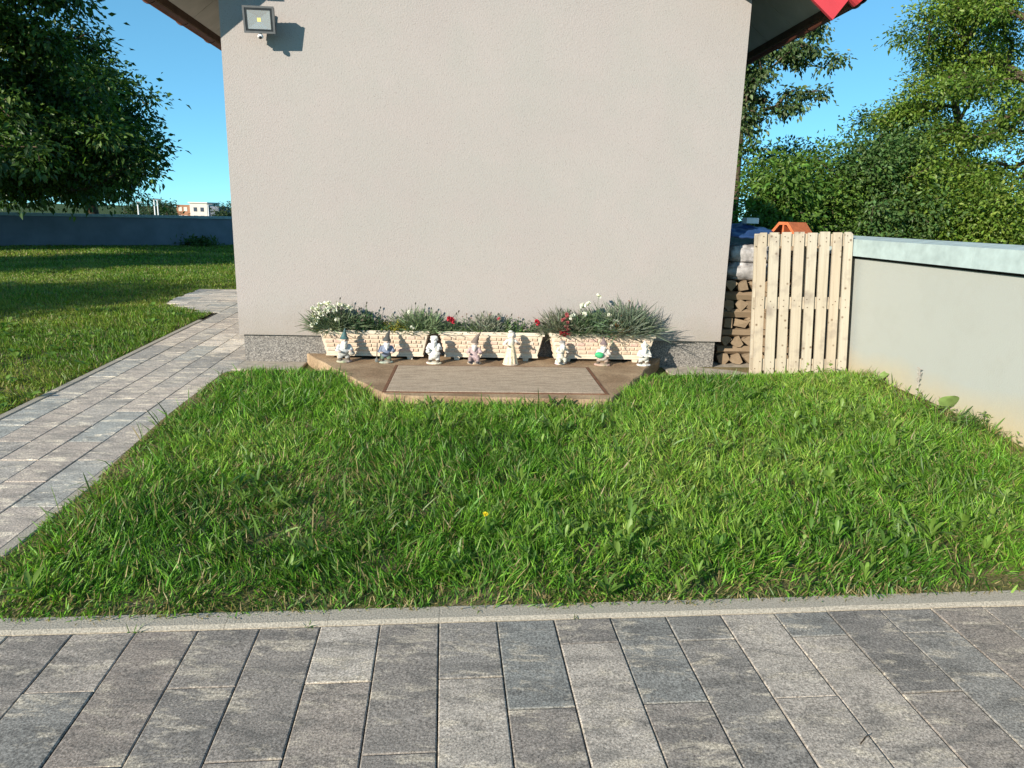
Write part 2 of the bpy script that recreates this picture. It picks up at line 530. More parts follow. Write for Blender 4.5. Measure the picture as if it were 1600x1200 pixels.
# ------------------------------------------------------------------ ground
gy = np.concatenate([np.linspace(-30, 8.5, 40), np.linspace(9.5, 40, 16), np.linspace(48, 220, 24), np.array([300, 500, 900, 1600, 3000, 5000])])
gx = np.concatenate([-np.geomspace(40, 4000, 12)[::-1], np.linspace(-30, 30, 31), np.geomspace(40, 4000, 12)])
XX, YY = np.meshgrid(gx, gy)
ZZ = G(YY) - 0.10
V = np.stack([XX.ravel(), YY.ravel(), ZZ.ravel()], 1)
nx = len(gx)
ii, jj = np.meshgrid(np.arange(len(gx) - 1), np.arange(len(gy) - 1))
a0 = (jj * nx + ii).ravel()
F = np.stack([a0, a0 + 1, a0 + nx + 1, a0 + nx], 1)
g = link("ground", np_mesh("ground", V, F, np.full(len(F), 4)), M["ground"], smooth=True)
tag(g, "flat ground that carries the yard and runs on to the far fields", "ground", kind="structure")


def sheet(name, xs, ys, zf, mat, M4=None):
    XX, YY = np.meshgrid(xs, ys)
    pts = np.stack([XX.ravel(), YY.ravel(), np.zeros(XX.size)], 1)
    if M4 is not None:
        A = np.array(M4)
        w = pts @ A[:3, :3].T + A[:3, 3]
        pts[:, 0] = w[:, 0]; pts[:, 1] = w[:, 1]
    pts[:, 2] = zf(pts[:, 0], pts[:, 1])
    nx = len(xs)
    ii, jj = np.meshgrid(np.arange(len(xs) - 1), np.arange(len(ys) - 1))
    a0 = (jj * nx + ii).ravel()
    F = np.stack([a0, a0 + 1, a0 + nx + 1, a0 + nx], 1)
    return link(name, np_mesh(name, pts, F, np.full(len(F), 4)), mat, smooth=True)


# garden wall on the right: its inner face runs from RW0 in direction RWD
RW0 = np.array([2.871, 5.904]); RWA = math.atan(0.1)
RWM = frame((RW0[0], RW0[1], 0.0), RWA, 0.0)      # local +y away from the camera along the wall, +x into the wall


def lawn_z(x, y):
    wx, wy = to_local(x, y, RW0, RWA)
    rise = 0.055 * np.exp(-np.clip(-wx, 0, 9) / 0.5) * np.clip((y - 2.6) / 1.4, 0, 1)
    hx_, hy_ = to_local(x, y, HO, HA)
    up = np.clip((hy_ + 3.0) / 1.5, 0, 1); up = up * up * (3 - 2 * up) * np.clip((-0.30 - hy_) / 0.30, 0, 1)
    return G(y) - 0.002 + rise + 0.055 * up + 0.012 * (vnoise(x * 1.7, y * 1.7, 3) - 0.5)


lw = sheet("front_lawn", np.linspace(-2.35, 3.35, 60), np.linspace(1.9, 6.3, 48), lawn_z, M["turf"])
# trim the lawn sheet to its bed
me = lw.data
import bmesh
bm = bmesh.new(); bm.from_mesh(me)
def cut(bm, p, n):
    bmesh.ops.bisect_plane(bm, geom=bm.verts[:] + bm.edges[:] + bm.faces[:], plane_co=p, plane_no=n, clear_outer=True)
cut(bm, KM @ Vector((0, 0.05, 0)), -(KM.to_3x3() @ Vector((0, 1, 0))))
cut(bm, PM @ Vector((0.03, 0, 0)), -(PM.to_3x3() @ Vector((1, 0, 0))))
cut(bm, RWM @ Vector((0.05, 0, 0)), RWM.to_3x3() @ Vector((1, 0, 0)))
bm.to_mesh(me); bm.free()
tag(lw, "earth bed under the grass in front of the house wall", "lawn", kind="structure")


def left_z(x, y):
    return G(y) - 0.012 + 0.03 * (vnoise(x * 0.9, y * 0.9, 5) - 0.5)


ll = sheet("side_lawn", np.concatenate([-np.geomspace(3, 40, 14)[::-1], np.linspace(-2.4, -1.10, 8)]),
           np.concatenate([np.linspace(-3, 12, 40), np.linspace(12.6, 40, 24)]), left_z, M["turf"], PM)
tag(ll, "earth under the grass beside the paved path", "lawn", kind="structure")
lb = sheet("back_lawn", np.linspace(-1.3, 9, 24), np.concatenate([np.linspace(8.1, 40, 30)]), left_z, M["turf"], PM)
tag(lb, "earth under the grass behind the path's end", "lawn", kind="structure")

# ------------------------------------------------------------------ paving
paver_cache = {}


def paver_mesh(L, mat, key):
    k = (round(L, 3), key)
    if k not in paver_cache:
        mb = MB().bevbox(-0.0993, 0.0993, -L / 2 + 0.0018, L / 2 - 0.0018, -0.07, 0.0, 0.0035, bz=0.0025)
        me = mb.mesh("paving_stone"); me.materials.append(mat)
        paver_cache[k] = me
    return paver_cache[k]


def lay(parent, cx, y0, y1, mat, key):
    L = y1 - y0
    if L < 0.03: return
    o = bpy.data.objects.new("paving_stone", paver_mesh(L, mat, key))
    COL.objects.link(o); o.parent = parent
    o.location = (cx, (y0 + y1) / 2, random.uniform(-0.0015, 0.0015))
    o.rotation_euler = (random.uniform(-0.002, 0.002), random.uniform(-0.004, 0.004), random.uniform(-0.0015, 0.0015))


W2 = 0.2027
pv = empty("paved_yard", M=KM)
mb = MB().add([(-3.6, -2.2, -0.012), (3.6, -2.2, -0.012), (3.6, 0.01, -0.012), (-3.6, 0.01, -0.012)], [(0, 1, 2, 3)])
bpy.data.objects.remove(pv)
pv = build("paved_yard", mb, M["joint"]); pv.matrix_world = KM
tag(pv, "paved yard of long grey concrete slabs in the foreground", "paving", kind="structure")
for r in range(-16, 17):
    cx = (r + 0.5) * W2
    if r < 1: first = 0.300 if r % 2 == 0 else 0.603
    else: first = 0.449 if r % 2 == 1 else 0.145
    y = -0.002
    ln = first
    while y > -2.15:
        lay(pv, cx, y - ln, y, M["paver"], "yard")
        y -= ln; ln = 0.603
# kerb along the yard
kb = empty("kerb", M=KM)
tag(kb, "low concrete kerb between the lawn and the paved yard", "kerb", kind="structure")
kx = -3.4
kj = [-3.4, -2.4, -1.42, -0.73, -0.385, 0.0, 0.95, 1.42, 2.4, 3.4]
for a, c_ in zip(kj[:-1], kj[1:]):
    mb = MB().prism([(-0.098, -0.16), (-0.004, -0.16), (-0.004, -0.002), (-0.020, 0.006), (-0.090, 0.006), (-0.098, 0.002)], a + 0.0006, c_ - 0.0006, Matrix.Rotation(-math.pi / 2, 4, 'Z'))
    o = build("kerbstone", mb, M["kerb"], kb); o.rotation_euler = (0, 0, random.uniform(-0.002, 0.002))

# side path
pb = MB().add([(-1.06, -4.0, -0.012), (0.0, -4.0, -0.012), (0.0, 8.2, -0.012), (-1.06, 8.2, -0.012)], [(0, 1, 2, 3)])
path = build("garden_path", pb, M["joint"]); path.matrix_world = PM
tag(path, "paved path of long slabs leading past the house corner", "path", kind="structure")
for r in range(5):
    cx = -(r + 0.5) * W2
    y = -2.6 + (0.3 if r % 2 else 0.0)
    while y < 8.0:
        if y > -2.4 or True: lay(path, cx, y, min(y + 0.603, 8.05), M["path_paver"], "path")
        y += 0.603
# the cross path that turns left at the end
PE = 8.05
for i in range(10):
    yy = 5.98 + (i + 0.5) * W2
    x = -5 * W2 - 0.005
    ln = 0.603 if i % 2 else 0.3
    xl = -1.95 if yy > 6.75 else -1.25 - 0.9 * (yy - 5.98)
    while x > xl + 0.06:
        L = min(ln, x - xl)
        o = bpy.data.objects.new("paving_stone", paver_mesh(L, M["path_paver"], "path"))
        COL.objects.link(o); o.parent = path
        o.location = (x - L / 2, yy, random.uniform(-0.0015, 0.0015)); o.rotation_euler = (0, 0, math.pi / 2)
        x -= L; ln = 0.603
mb = MB().add([(-1.2, 5.97, -0.011), (-1.02, 5.97, -0.011), (-1.02, 8.0, -0.011), (-1.96, 8.0, -0.011), (-1.96, 6.75, -0.011)], [(0, 1, 2, 3, 4)])
build("joint_bed", mb, M["joint"], path)
for side in (0, 1):
    y = -2.6
    while y < 8.0:
        if side == 0:
            if y > 3.3: break
            x0, x1 = 0.003, 0.058
        else:
            if y > 5.2: break
            x0, x1 = -5 * W2 - 0.06, -5 * W2 - 0.003
        mb = MB().bevbox(x0, x1, y + 0.0015, y + 0.9985, -0.12, 0.006, 0.006)
        build("edging_stone", mb, M["kerb"], path)
        y += 1.0

# ------------------------------------------------------------------ concrete apron along the house
ap = MB()
ap.bevbox(-0.02, 0.52, -0.31, 0.12, -0.1, 0.012, 0.006)
o = build("house_apron", ap, M["concrete"]); o.matrix_world = HM
tag(o, "strip of pale concrete at the foot of the house wall", "apron", kind="structure")
ap = MB().bevbox(3.62, 4.95, -0.31, 0.9, -0.1, 0.012, 0.006)
o = build("house_apron", ap, M["concrete"]); o.matrix_world = HM
tag(o, "strip of pale concrete under the firewood and pallet", "apron", kind="structure")

# ------------------------------------------------------------------ house
house = empty("house", M=HM)
tag(house, "greige plastered house gable with floodlight and red roof trim", "house")
WX0, WX1, WY, WD = -0.03, 4.12, -0.03, 6.0
ZC, RM = 3.40, 0.78
XR = (WX0 + WX1) / 2
ZR = ZC + RM * (XR - WX0)
mb = MB()
poly = [(WX0, 0.257), (WX1, 0.257), (WX1, ZC), (XR, ZR), (WX0, ZC)]
mb.prism(poly, WY, WD)
build("wall", mb, M["plaster"], house)
mb = MB().box(0.0, 4.08, 0.0, WD - 0.03, -0.12, 0.2565)
build("plinth", mb, M["plinth"], house)
mb = MB()                                                   # thin drip edge of the plaster
mb.box(WX0 - 0.002, WX1 + 0.002, WY - 0.003, WY + 0.02, 0.250, 0.2585)
build("drip_edge", mb, M["plaster"], house)
DE, SF = 0.58, 0.45
TH = 0.10
for sgn in (-1, 1):
    def X(d):                       # d = distance out from the wall corner (negative = towards the ridge)
        return (WX0 - d) if sgn < 0 else (WX1 + d)
    def Z(d): return ZC - RM * d
    dr = -(XR - WX0)
    # soffit panels under the eaves, and under the gable overhang
    y = -SF
    while y < WD + SF - 0.05:
        y1 = min(y + 0.55, WD + SF)
        mb = MB()
        d0, d1 = (dr + 0.01, DE) if y < -0.05 else (0.002, DE)
        q = [(X(d0), Z(d0) + 0.002), (X(d1), Z(d1) + 0.002), (X(d1), Z(d1) + 0.02), (X(d0), Z(d0) + 0.02)]
        ye = min(y1, WY - 0.004) if y < -0.05 else y1
        mb.prism(q if sgn > 0 else q[::-1], y + 0.003, ye - 0.003)
        build("soffit_panel", mb, M["soffit"], house)
        y = y1 if y >= -0.05 else WY
    # roof slab and its waved tiles
    mb = MB()
    q = [(X(dr), Z(dr) + 0.021), (X(DE), Z(DE) + 0.021), (X(DE), Z(DE) + TH), (X(dr), Z(dr) + TH)]
    mb.prism(q if sgn > 0 else q[::-1], -SF + 0.01, WD + SF)
    roof = build("roof_slope", mb, M["timber"], house)
    nw = 15; rows = 8
    ys = np.linspace(-SF - 0.02, WD + SF + 0.02, nw * 6 + 1); ds = []
    for r in range(rows + 1): ds += [dr + (DE + 0.05 - dr) * r / rows]
    vs = []; fs = []
    for r in range(rows):
        o_ = len(vs)
        for e, d in ((0, ds[r]), (1, ds[r + 1] + 0.04)):
            for y in ys:
                wv = 0.022 * math.cos((y - ys[0]) / (ys[-1] - ys[0]) * nw * 2 * math.pi)
                vs.append((X(d), y, Z(d) + TH + 0.03 + wv + (0.025 if e else 0.0)))
        n_ = len(ys)
        for i in range(n_ - 1): fs.append((o_ + i, o_ + i + 1, o_ + n_ + i + 1, o_ + n_ + i))
    build("roof_tiles", MB().add(vs, fs), M["roof_red"], roof, True)
    # red verge board and round verge cap along the gable
    mb = MB()
    q = [(X(dr), Z(dr) - 0.28), (X(0.46), Z(0.46) - 0.28), (X(0.60), Z(0.46) - 0.09), (X(0.62), Z(0.62) + 0.05), (X(dr), Z(dr) + 0.05)]
    mb.prism(q if sgn > 0 else q[::-1], -SF - 0.035, -SF - 0.005)
    build("verge_board", mb, M["red_trim"], house)
    mb = MB()
    p0 = Vector((X(dr), -SF - 0.02, Z(dr) + 0.06)); p1 = Vector((X(0.66), -SF - 0.02, Z(0.66) + 0.06))
    mb.tube([p0, p1], 0.085, 20)
    cap = build("verge_cap", mb, M["red_trim"], house)
    mb = MB().tube([p1 - (p1 - p0).normalized() * 0.05, p1 + (p1 - p0).normalized() * 0.02], 0.094, 20)
    build("cap_collar", mb, M["red_trim"], cap, False)
    # beams at the wall corner that carry the overhang
    mb = MB()
    bx = (WX0 + 0.0, WX0 + 0.13) if sgn < 0 else (WX1 - 0.13, WX1)
    mb.box(bx[0] + 0.003, bx[1] - 0.003, -SF + 0.03, WY + 0.02, 3.03, 3.03 + 0.28)
    build("purlin", mb, M["timber"], house)
    # fascia and gutter
    mb = MB().box(min(X(DE + 0.002), X(DE + 0.02)), max(X(DE + 0.002), X(DE + 0.02)), -SF + 0.01, WD + SF, Z(DE) - 0.06, Z(DE) + 0.09)
    build("fascia", mb, M["timber"], house)
    gx_, gz_, gr_ = X(DE + 0.02 + 0.068), Z(DE) + 0.0, 0.064
    vs = []; fs = []
    nseg = 12
    for y in (-SF - 0.0, WD + SF):
        for rr in (gr_, gr_ - 0.004):
            for k in range(nseg + 1):
                a = math.pi + math.pi * k / nseg
                vs.append((gx_ + rr * math.cos(a), y, gz_ + rr * math.sin(a)))
    n1_ = nseg + 1
    for k in range(nseg):
        fs.append((k, k + 1, 2 * n1_ + k + 1, 2 * n1_ + k))
        fs.append((n1_ + k + 1, n1_ + k, 3 * n1_ + k, 3 * n1_ + k + 1))
        fs.append((k, n1_ + k, n1_ + k + 1, k + 1))
    fs.append((0, 2 * n1_, 3 * n1_, n1_)); fs.append((nseg, n1_ + nseg, 3 * n1_ + nseg, 2 * n1_ + nseg))
    gt = build("gutter", MB().add(vs, fs), M["gutter"], house, True)
    for y in (-0.35, 0.35, 1.05, 1.75, 2.45, 3.15):
        mb = MB()
        pts = []
        for k in range(11):
            a = math.pi + math.pi * k / 10
            pts.append((gx_ + (gr_ + 0.004) * math.cos(a), y, gz_ + (gr_ + 0.004) * math.sin(a)))
        mb.tube(pts, 0.006, 6)
        build("gutter_bracket", mb, M["gutter"], gt, True)

# floodlight on the gable
LC = Vector((0.315, -0.205, 2.665))
tilt = Matrix.Rotation(math.radians(9), 4, 'X') @ Matrix.Rotation(math.radians(3), 4, 'Z')
fl = empty("floodlight", M=HM @ Matrix.Translation(LC) @ tilt)
tag(fl, "black square floodlight with motion sensor mounted on the house wall", "floodlight")
w2, h2 = 0.108, 0.086
mb = MB().bevbox(-w2, w2, -h2, h2, -0.05, -0.002, 0.01, Matrix.Rotation(math.radians(90), 4, 'X'))
build("housing", mb, M["black_metal"], fl)
for i in range(6):
    mb = MB().box(-w2 + 0.02 + i * 0.034, -w2 + 0.026 + i * 0.034, 0.05, 0.075, -h2 + 0.015, h2 - 0.015)
    build("cooling_fin", mb, M["black_metal"], fl)
def ringframe(mb, ox, oz, ix, iz, y0, y1):
    mb.box(-ox, ox, y0, y1, iz, oz); mb.box(-ox, ox, y0, y1, -oz, -iz)
    mb.box(-ox, -ix, y0, y1, -iz, iz); mb.box(ix, ox, y0, y1, -iz, iz)
mb = MB(); ringframe(mb, w2 + 0.006, h2 + 0.006, w2 - 0.008, h2 - 0.008, -0.012, 0.0)
build("frame", mb, M["grey_metal"], fl)
mb = MB(); ringframe(mb, w2 - 0.0085, h2 - 0.0085, w2 - 0.024, h2 - 0.022, -0.009, 0.0)
build("gasket", mb, M["black_metal"], fl)
ow, oh, iw, ih = w2 - 0.0245, h2 - 0.0225, 0.014, 0.014
mb = MB().add([(-ow, -0.006, -oh), (ow, -0.006, -oh), (ow, -0.006, oh), (-ow, -0.006, oh), (-iw, -0.0004, -ih), (iw, -0.0004, -ih), (iw, -0.0004, ih), (-iw, -0.0004, ih)],
              [(0, 1, 5, 4), (1, 2, 6, 5), (2, 3, 7, 6), (3, 0, 4, 7)])
build("reflector", mb, M["reflector"], fl)
mb = MB().box(-0.0135, 0.0135, -0.0035, 0.001, -0.0135, 0.0135)
build("led_chip", mb, M["led"], fl)
mb = MB().box(-ow, ow, -0.0085, -0.0070, -oh, oh)
build("glass_pane", mb, M["glass"], fl)
mb = MB().box(-0.07, 0.07, 0.07, 0.165, -0.012, 0.012).box(-0.085, 0.085, 0.158, 0.172, -0.05, 0.05)
build("bracket", mb, M["black_metal"], fl)
mb = MB().tube([(0.0, 0.02, -h2), (0.0, 0.01, -h2 - 0.018)], 0.012, 12).ellipsoid((0, -0.002, -h2 - 0.028), (0.022, 0.020, 0.018))
sn = build("motion_sensor", mb, M["sensor"], fl, True)
mb = MB().ellipsoid((0, -0.014, -h2 - 0.034), (0.014, 0.012, 0.012))
build("sensor_lens", mb, M["black_metal"], sn, True)

# ------------------------------------------------------------------ garden wall on the right
gw = empty("garden_wall", M=RWM)
tag(gw, "pale painted garden wall with blue grey coping beside the lawn", "wall")
mb = MB().box(0.0, 0.2, -7.5, 6.6, -0.35, 1.008)
build("wall_body", mb, M["wall_paint"], gw)
build("coping_shadow_strip", MB().box(0.035, 0.165, -7.49, 6.59, 1.0085, 1.0295), M["joint"], gw)  # dark recessed strip added to draw the shadow line under the coping
cy = [-7.5, -5.5, -3.5, -1.2, 1.4, 4.0, 6.6]
for a, c_ in zip(cy[:-1], cy[1:]):
    mb = MB()
    q = [(-0.055, 1.030), (0.245, 1.030), (0.245, 1.165), (0.10, 1.19), (-0.055, 1.165)]
    mb.prism(q, a + 0.002, c_ - 0.002)
    build("coping_stone", mb, M["coping"], gw)

# far boundary wall on the left
L0, L1 = np.array([-14.486, 20.522]), np.array([-9.292, 23.846])
la = math.atan2(*(L1 - L0)[::-1])
lwl = empty("boundary_wall", M=frame((L0[0], L0[1], 0.0), la, 0.0))
tag(lwl, "long low grey boundary wall in tree shade across the far lawn", "wall")
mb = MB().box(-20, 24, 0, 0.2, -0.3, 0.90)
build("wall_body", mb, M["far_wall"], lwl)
mb = MB()
for k in range(11):
    mb = MB().box(-20 + 4 * k + 0.003, -16 + 4 * k - 0.003, -0.04, 0.24, 0.903, 0.985)
    build("coping_stone", mb, M["coping"], lwl)
mb = MB().box(-20, 24, -0.03, -0.002, -0.3, 0.115)
build("wall_footing", mb, M["far_wall"], lwl)

# ------------------------------------------------------------------ concrete step in front of the house
PZ = 0.09
P_BL, P_FL, P_FR, P_BR = (0.52, -0.002), (1.345, -1.43), (2.885, -1.49), (3.60, -0.002)
step = empty("concrete_step", M=HM)
tag(step, "low brown concrete step with angled ends below the house wall", "step")


def poly_slab(mb, pts, z0, z1, jag=0.0, nsub=14, ins=0.0):
    ring = []
    n = len(pts)
    for i in range(n):
        a, c_ = pts[i], pts[(i + 1) % n]
        for k in range(nsub):
            t = k / nsub
            x, y = a[0] + (c_[0] - a[0]) * t, a[1] + (c_[1] - a[1]) * t
            if jag and y < -0.02: x += random.uniform(-jag, jag); y += random.uniform(-jag, jag)
            ring.append((x, y))
    m_ = len(ring)
    cx = sum(p[0] for p in ring) / m_; cy = sum(p[1] for p in ring) / m_
    vs = [(x, y, z0) for x, y in ring] + [(x, y, z1 - 0.008) for x, y in ring]
    vs += [(x + (cx - x) * 0.008, y + (cy - y) * 0.008, z1) for x, y in ring]
    fs = []
    for k in (0, m_):
        for i in range(m_):
            j = (i + 1) % m_
            fs.append((k + i, k + j, k + m_ + j, k + m_ + i))
    fs.append(tuple(2 * m_ + i for i in range(m_)))
    mb.add(vs, fs)


mb = MB(); poly_slab(mb, [P_BL, P_FL, P_FR, P_BR], -0.12, PZ, 0.013)
build("slab", mb, M["slab"], step)
mb = MB().bevbox(1.345, 2.865, -1.335, -0.475, PZ - 0.02, PZ + 0.006, 0.006)
build("striated_panel", mb, M["panel"], step)
mb = MB()
mb.box(1.322, 1.3435, -1.36, -0.455, PZ - 0.02, PZ + 0.004); mb.box(2.8665, 2.888, -1.36, -0.455, PZ - 0.02, PZ + 0.004)
mb.box(1.3437, 2.8663, -1.36, -1.3365, PZ - 0.02, PZ + 0.004); mb.box(1.3437, 2.8663, -0.4735, -0.455, PZ - 0.02, PZ + 0.004)
build("panel_border", mb, simple("border_concrete", (0.17, 0.085, 0.05), 0.85, 0.2, 0.3, 30), step)

# ------------------------------------------------------------------ planters
brick_me = MB().bevbox(-0.0335, 0.0335, -0.0125, 0.0125, 0.0, 0.009, 0.004).mesh("brick"); brick_me.materials.append(M["planter_brick"])
half_me = MB().bevbox(-0.0155, 0.0155, -0.0125, 0.0125, 0.0, 0.009, 0.004).mesh("brick"); half_me.materials.append(M["planter_brick"])


def planter(lx, L, rz, label):
    root = empty("planter", M=HM @ Matrix.Translation((lx, -0.140, PZ)) @ Matrix.Rotation(rz, 4, 'Z'))
    tag(root, label, "planter", "brick patterned planters along the wall")
    l0, l1, d0, d1 = L / 2 - 0.060, L / 2 - 0.012, 0.068, 0.092
    zb, zt = 0.026, 0.222
    vs = []
    for (l, d, z) in ((l0, d0, zb), (l1, d1, zt), (l1 - 0.012, d1 - 0.012, zt), (l1 - 0.014, d1 - 0.014, zt - 0.03)):
        vs += [(-l, -d, z), (l, -d, z), (l, d, z), (-l, d, z)]
    fs = [(3, 2, 1, 0)]
    for k in (0, 4, 8):
        for i in range(4):
            j = (i + 1) % 4
            fs.append((k + i, k + j, k + 4 + j, k + 4 + i))
    build("trough", MB().add(vs, fs), M["planter"], root)
    mb = MB()
    ringf = [(-L / 2, L / 2, -0.102, -0.0795), (-L / 2, L / 2, 0.0795, 0.102)]
    for x0, x1, y0, y1 in ringf: mb.bevbox(x0, x1, y0, y1, 0.216, 0.244, 0.006)
    mb.bevbox(-L / 2, -L / 2 + 0.026, -0.0795, 0.0795, 0.216, 0.2438, 0.006); mb.bevbox(L / 2 - 0.026, L / 2, -0.0795, 0.0795, 0.216, 0.2438, 0.006)
    build("rim", mb, M["planter"], root)
    mb = MB()
    for z0, e in ((0.026, 0.010), (0.046, 0.006)):
        mb.bevbox(-l0 - e, l0 + e, -d0 - e, d0 + e, z0, z0 + 0.016, 0.004)
    build("base_moulding", mb, M["planter"], root)
    for sx in (-1, 1):
        for sy in (-1, 1):
            vs = []
            for (w, z) in ((0.019, 0.0), (0.027, 0.0255)):
                vs += [(sx * 0.29 - w, sy * 0.055 - 0.018, z), (sx * 0.29 + w, sy * 0.055 - 0.018, z), (sx * 0.29 + w, sy * 0.055 + 0.018, z), (sx * 0.29 - w, sy * 0.055 + 0.018, z)]
            build("foot", MB().add(vs, [(3, 2, 1, 0), (4, 5, 6, 7), (0, 1, 5, 4), (1, 2, 6, 5), (2, 3, 7, 6), (3, 0, 4, 7)]), M["planter"], root)
    mb = MB().box(-l1 + 0.014, l1 - 0.014, -d1 + 0.014, d1 - 0.014, 0.18, 0.208)
    build("compost", mb, M["compost"], root)
    tl = math.atan2(d1 - d0, zt - zb)
    for r in range(4):
        z = 0.082 + r * 0.035
        hw = l0 + (l1 - l0) * (z - zb) / (zt - zb) - 0.018
        y = -(d0 + (d1 - d0) * (z - zb) / (zt - zb)) - 0.0004
        x = -hw
        k = r % 2
        while x < hw - 0.02:
            full = (k % 3 != 2)
            w = 0.067 if full else 0.031
            if x + w > hw:
                if full and x + 0.031 <= hw: full = False; w = 0.031
                else: break
            o = bpy.data.objects.new("brick", brick_me if full else half_me)
            COL.objects.link(o); o.parent = root
            o.location = (x + w / 2, y + random.uniform(-0.001, 0.0005), z)
            o.rotation_euler = (math.pi / 2 + tl, 0, random.uniform(-0.01, 0.01))
            x += w + 0.008; k += 1
        for sx in (-1, 1):
            xe = sx * (l0 + (l1 - l0) * (z - zb) / (zt - zb) + 0.0004)
            for yy in ((-0.035, 0.035) if r % 2 else (-0.045, 0.0, 0.045)):
                o = bpy.data.objects.new("brick", half_me if r % 2 == 0 else half_me)
                COL.objects.link(o); o.parent = root
                o.location = (xe, yy, z)
                o.rotation_euler = (math.pi / 2 + math.atan2(l1 - l0, zt - zb), 0, sx * math.pi / 2)
    return root


planter(1.128, 0.905, 0.004, "cream brick patterned planter with white carnations and yellow green sedum")
planter(2.100, 0.885, -0.006, "cream brick patterned planter with sparse red carnations")
planter(3.035, 0.905, 0.006, "cream brick patterned planter full of tall grey green carnations")


# ------------------------------------------------------------------ blades, leaves, plants
def rand_dirs(n, up_bias, rng):
    az = rng.uniform(0, 2 * np.pi, n); el = np.arcsin(np.clip(rng.uniform(up_bias, 1, n), -1, 1))
    return np.stack([np.cos(el) * np.cos(az), np.cos(el) * np.sin(az), np.sin(el)], 1)


def norm(a):
    return a / np.maximum(np.linalg.norm(a, axis=1, keepdims=True), 1e-9)


def blades(P, D, L, W, droop, C, rng, lv=(0.0, 0.45, 0.8), taper=(0.8, 1.0, 0.65)):
    n = len(P); L = np.asarray(L)[:, None]; W = np.asarray(W)[:, None]; droop = np.asarray(droop)[:, None]
    S = norm(np.cross(D, rng.normal(size=(n, 3))))
    hor = D * np.array([1, 1, 0.0]); hor = norm(hor + 1e-6)
    vs = []
    def pos(t):
        q = P + D * L * t + (hor * 0.5 - np.array([0, 0, 1.0])) * droop * L * t * t
        return q
    for t, k in zip(lv, taper):
        p = pos(t)
        vs += [p - S * W * k * 0.5, p + S * W * k * 0.5]
    vs.append(pos(1.0))
    m_ = len(vs)
    V = np.stack(vs, 1).reshape(-1, 3)
    base = (np.arange(n) * m_)[:, None]
    fl = []; per = []
    nl = len(lv)
    quads = [[2 * i, 2 * i + 1, 2 * i + 3, 2 * i + 2] for i in range(nl - 1)]
    tri = [2 * nl - 2, 2 * nl - 1, 2 * nl]
    row = sum(quads, []) + tri
    F = (base + np.array(row)[None, :]).ravel()
    per = np.tile(np.array([4] * (nl - 1) + [3]), n)
    return V, F, per, np.repeat(C, m_, axis=0)


def leaves(P, A, N, L, W, C, fold=0.25):
    """kite leaves: base P, axis A, normal N"""
    n = len(P); L = np.asarray(L)[:, None]; W = np.asarray(W)[:, None]
    A = norm(A); S = norm(np.cross(A, N)); N2 = np.cross(S, A)
    m1 = P + A * L * 0.42 + N2 * W * fold
    vs = [P, m1 - S * W * 0.5, P + A * L - N2 * L * 0.12, m1 + S * W * 0.5]
    V = np.stack(vs, 1).reshape(-1, 3)
    b_ = (np.arange(n) * 4)[:, None]
    F = (b_ + np.array([0, 1, 2, 0, 2, 3])[None, :]).ravel()
    return V, F, np.full(2 * n, 3), np.repeat(C, 4, axis=0)


def join(parts):
    V = []; F = []; per = []; C = []; o = 0
    for v, f, p, c in parts:
        V.append(v); F.append(f + o); per.append(p); C.append(c); o += len(v)
    return np.concatenate(V), np.concatenate(F), np.concatenate(per), np.concatenate(C)


def vary(base, n, rng, amt=0.2, hue=0.1):
    base = np.array(base)[None, :]
    k = 1 + rng.normal(0, amt, (n, 1))
    c = base * np.clip(k, 0.35, 2.0) * (1 + rng.normal(0, hue, (n, 3)))
    return np.clip(c, 0.003, 0.95)


def flower_mesh(name, col, r, seed):
    rng = np.random.default_rng(seed)
    n = 34
    D = rand_dirs(n, 0.0, rng)
    C = vary(col, n, rng, 0.06, 0.02)
    P = np.zeros((n, 3)) + D * r * 0.1
    v, f, p, c = leaves(P, D, rng.normal(size=(n, 3)), rng.uniform(0.75, 1.0, n) * r, np.full(n, r * 0.75), C, 0.3)
    me = np_mesh(name, v, f, p, c); me.materials.append(M["petal"])
    return me


FL = {"white": flower_mesh("flower", (0.82, 0.80, 0.74), 0.027, 1), "red": flower_mesh("flower", (0.50, 0.035, 0.06), 0.026, 2),
      "pink": flower_mesh("flower", (0.62, 0.18, 0.20), 0.018, 3), "pale": flower_mesh("flower", (0.55, 0.42, 0.40), 0.010, 4),
      "yellow": flower_mesh("flower", (0.80, 0.66, 0.04), 0.014, 5)}
bud_me = MB().ellipsoid((0, 0, 0.008), (0.0055, 0.0055, 0.012), 8, 5).mesh("bud"); bud_me.materials.append(simple("bud_green", (0.05, 0.05, 0.035), 0.7, 0.2, 0.3, 40))
STEM = simple("stem_green", (0.10, 0.14, 0.07), 0.7, 0.2, 0.25, 30)


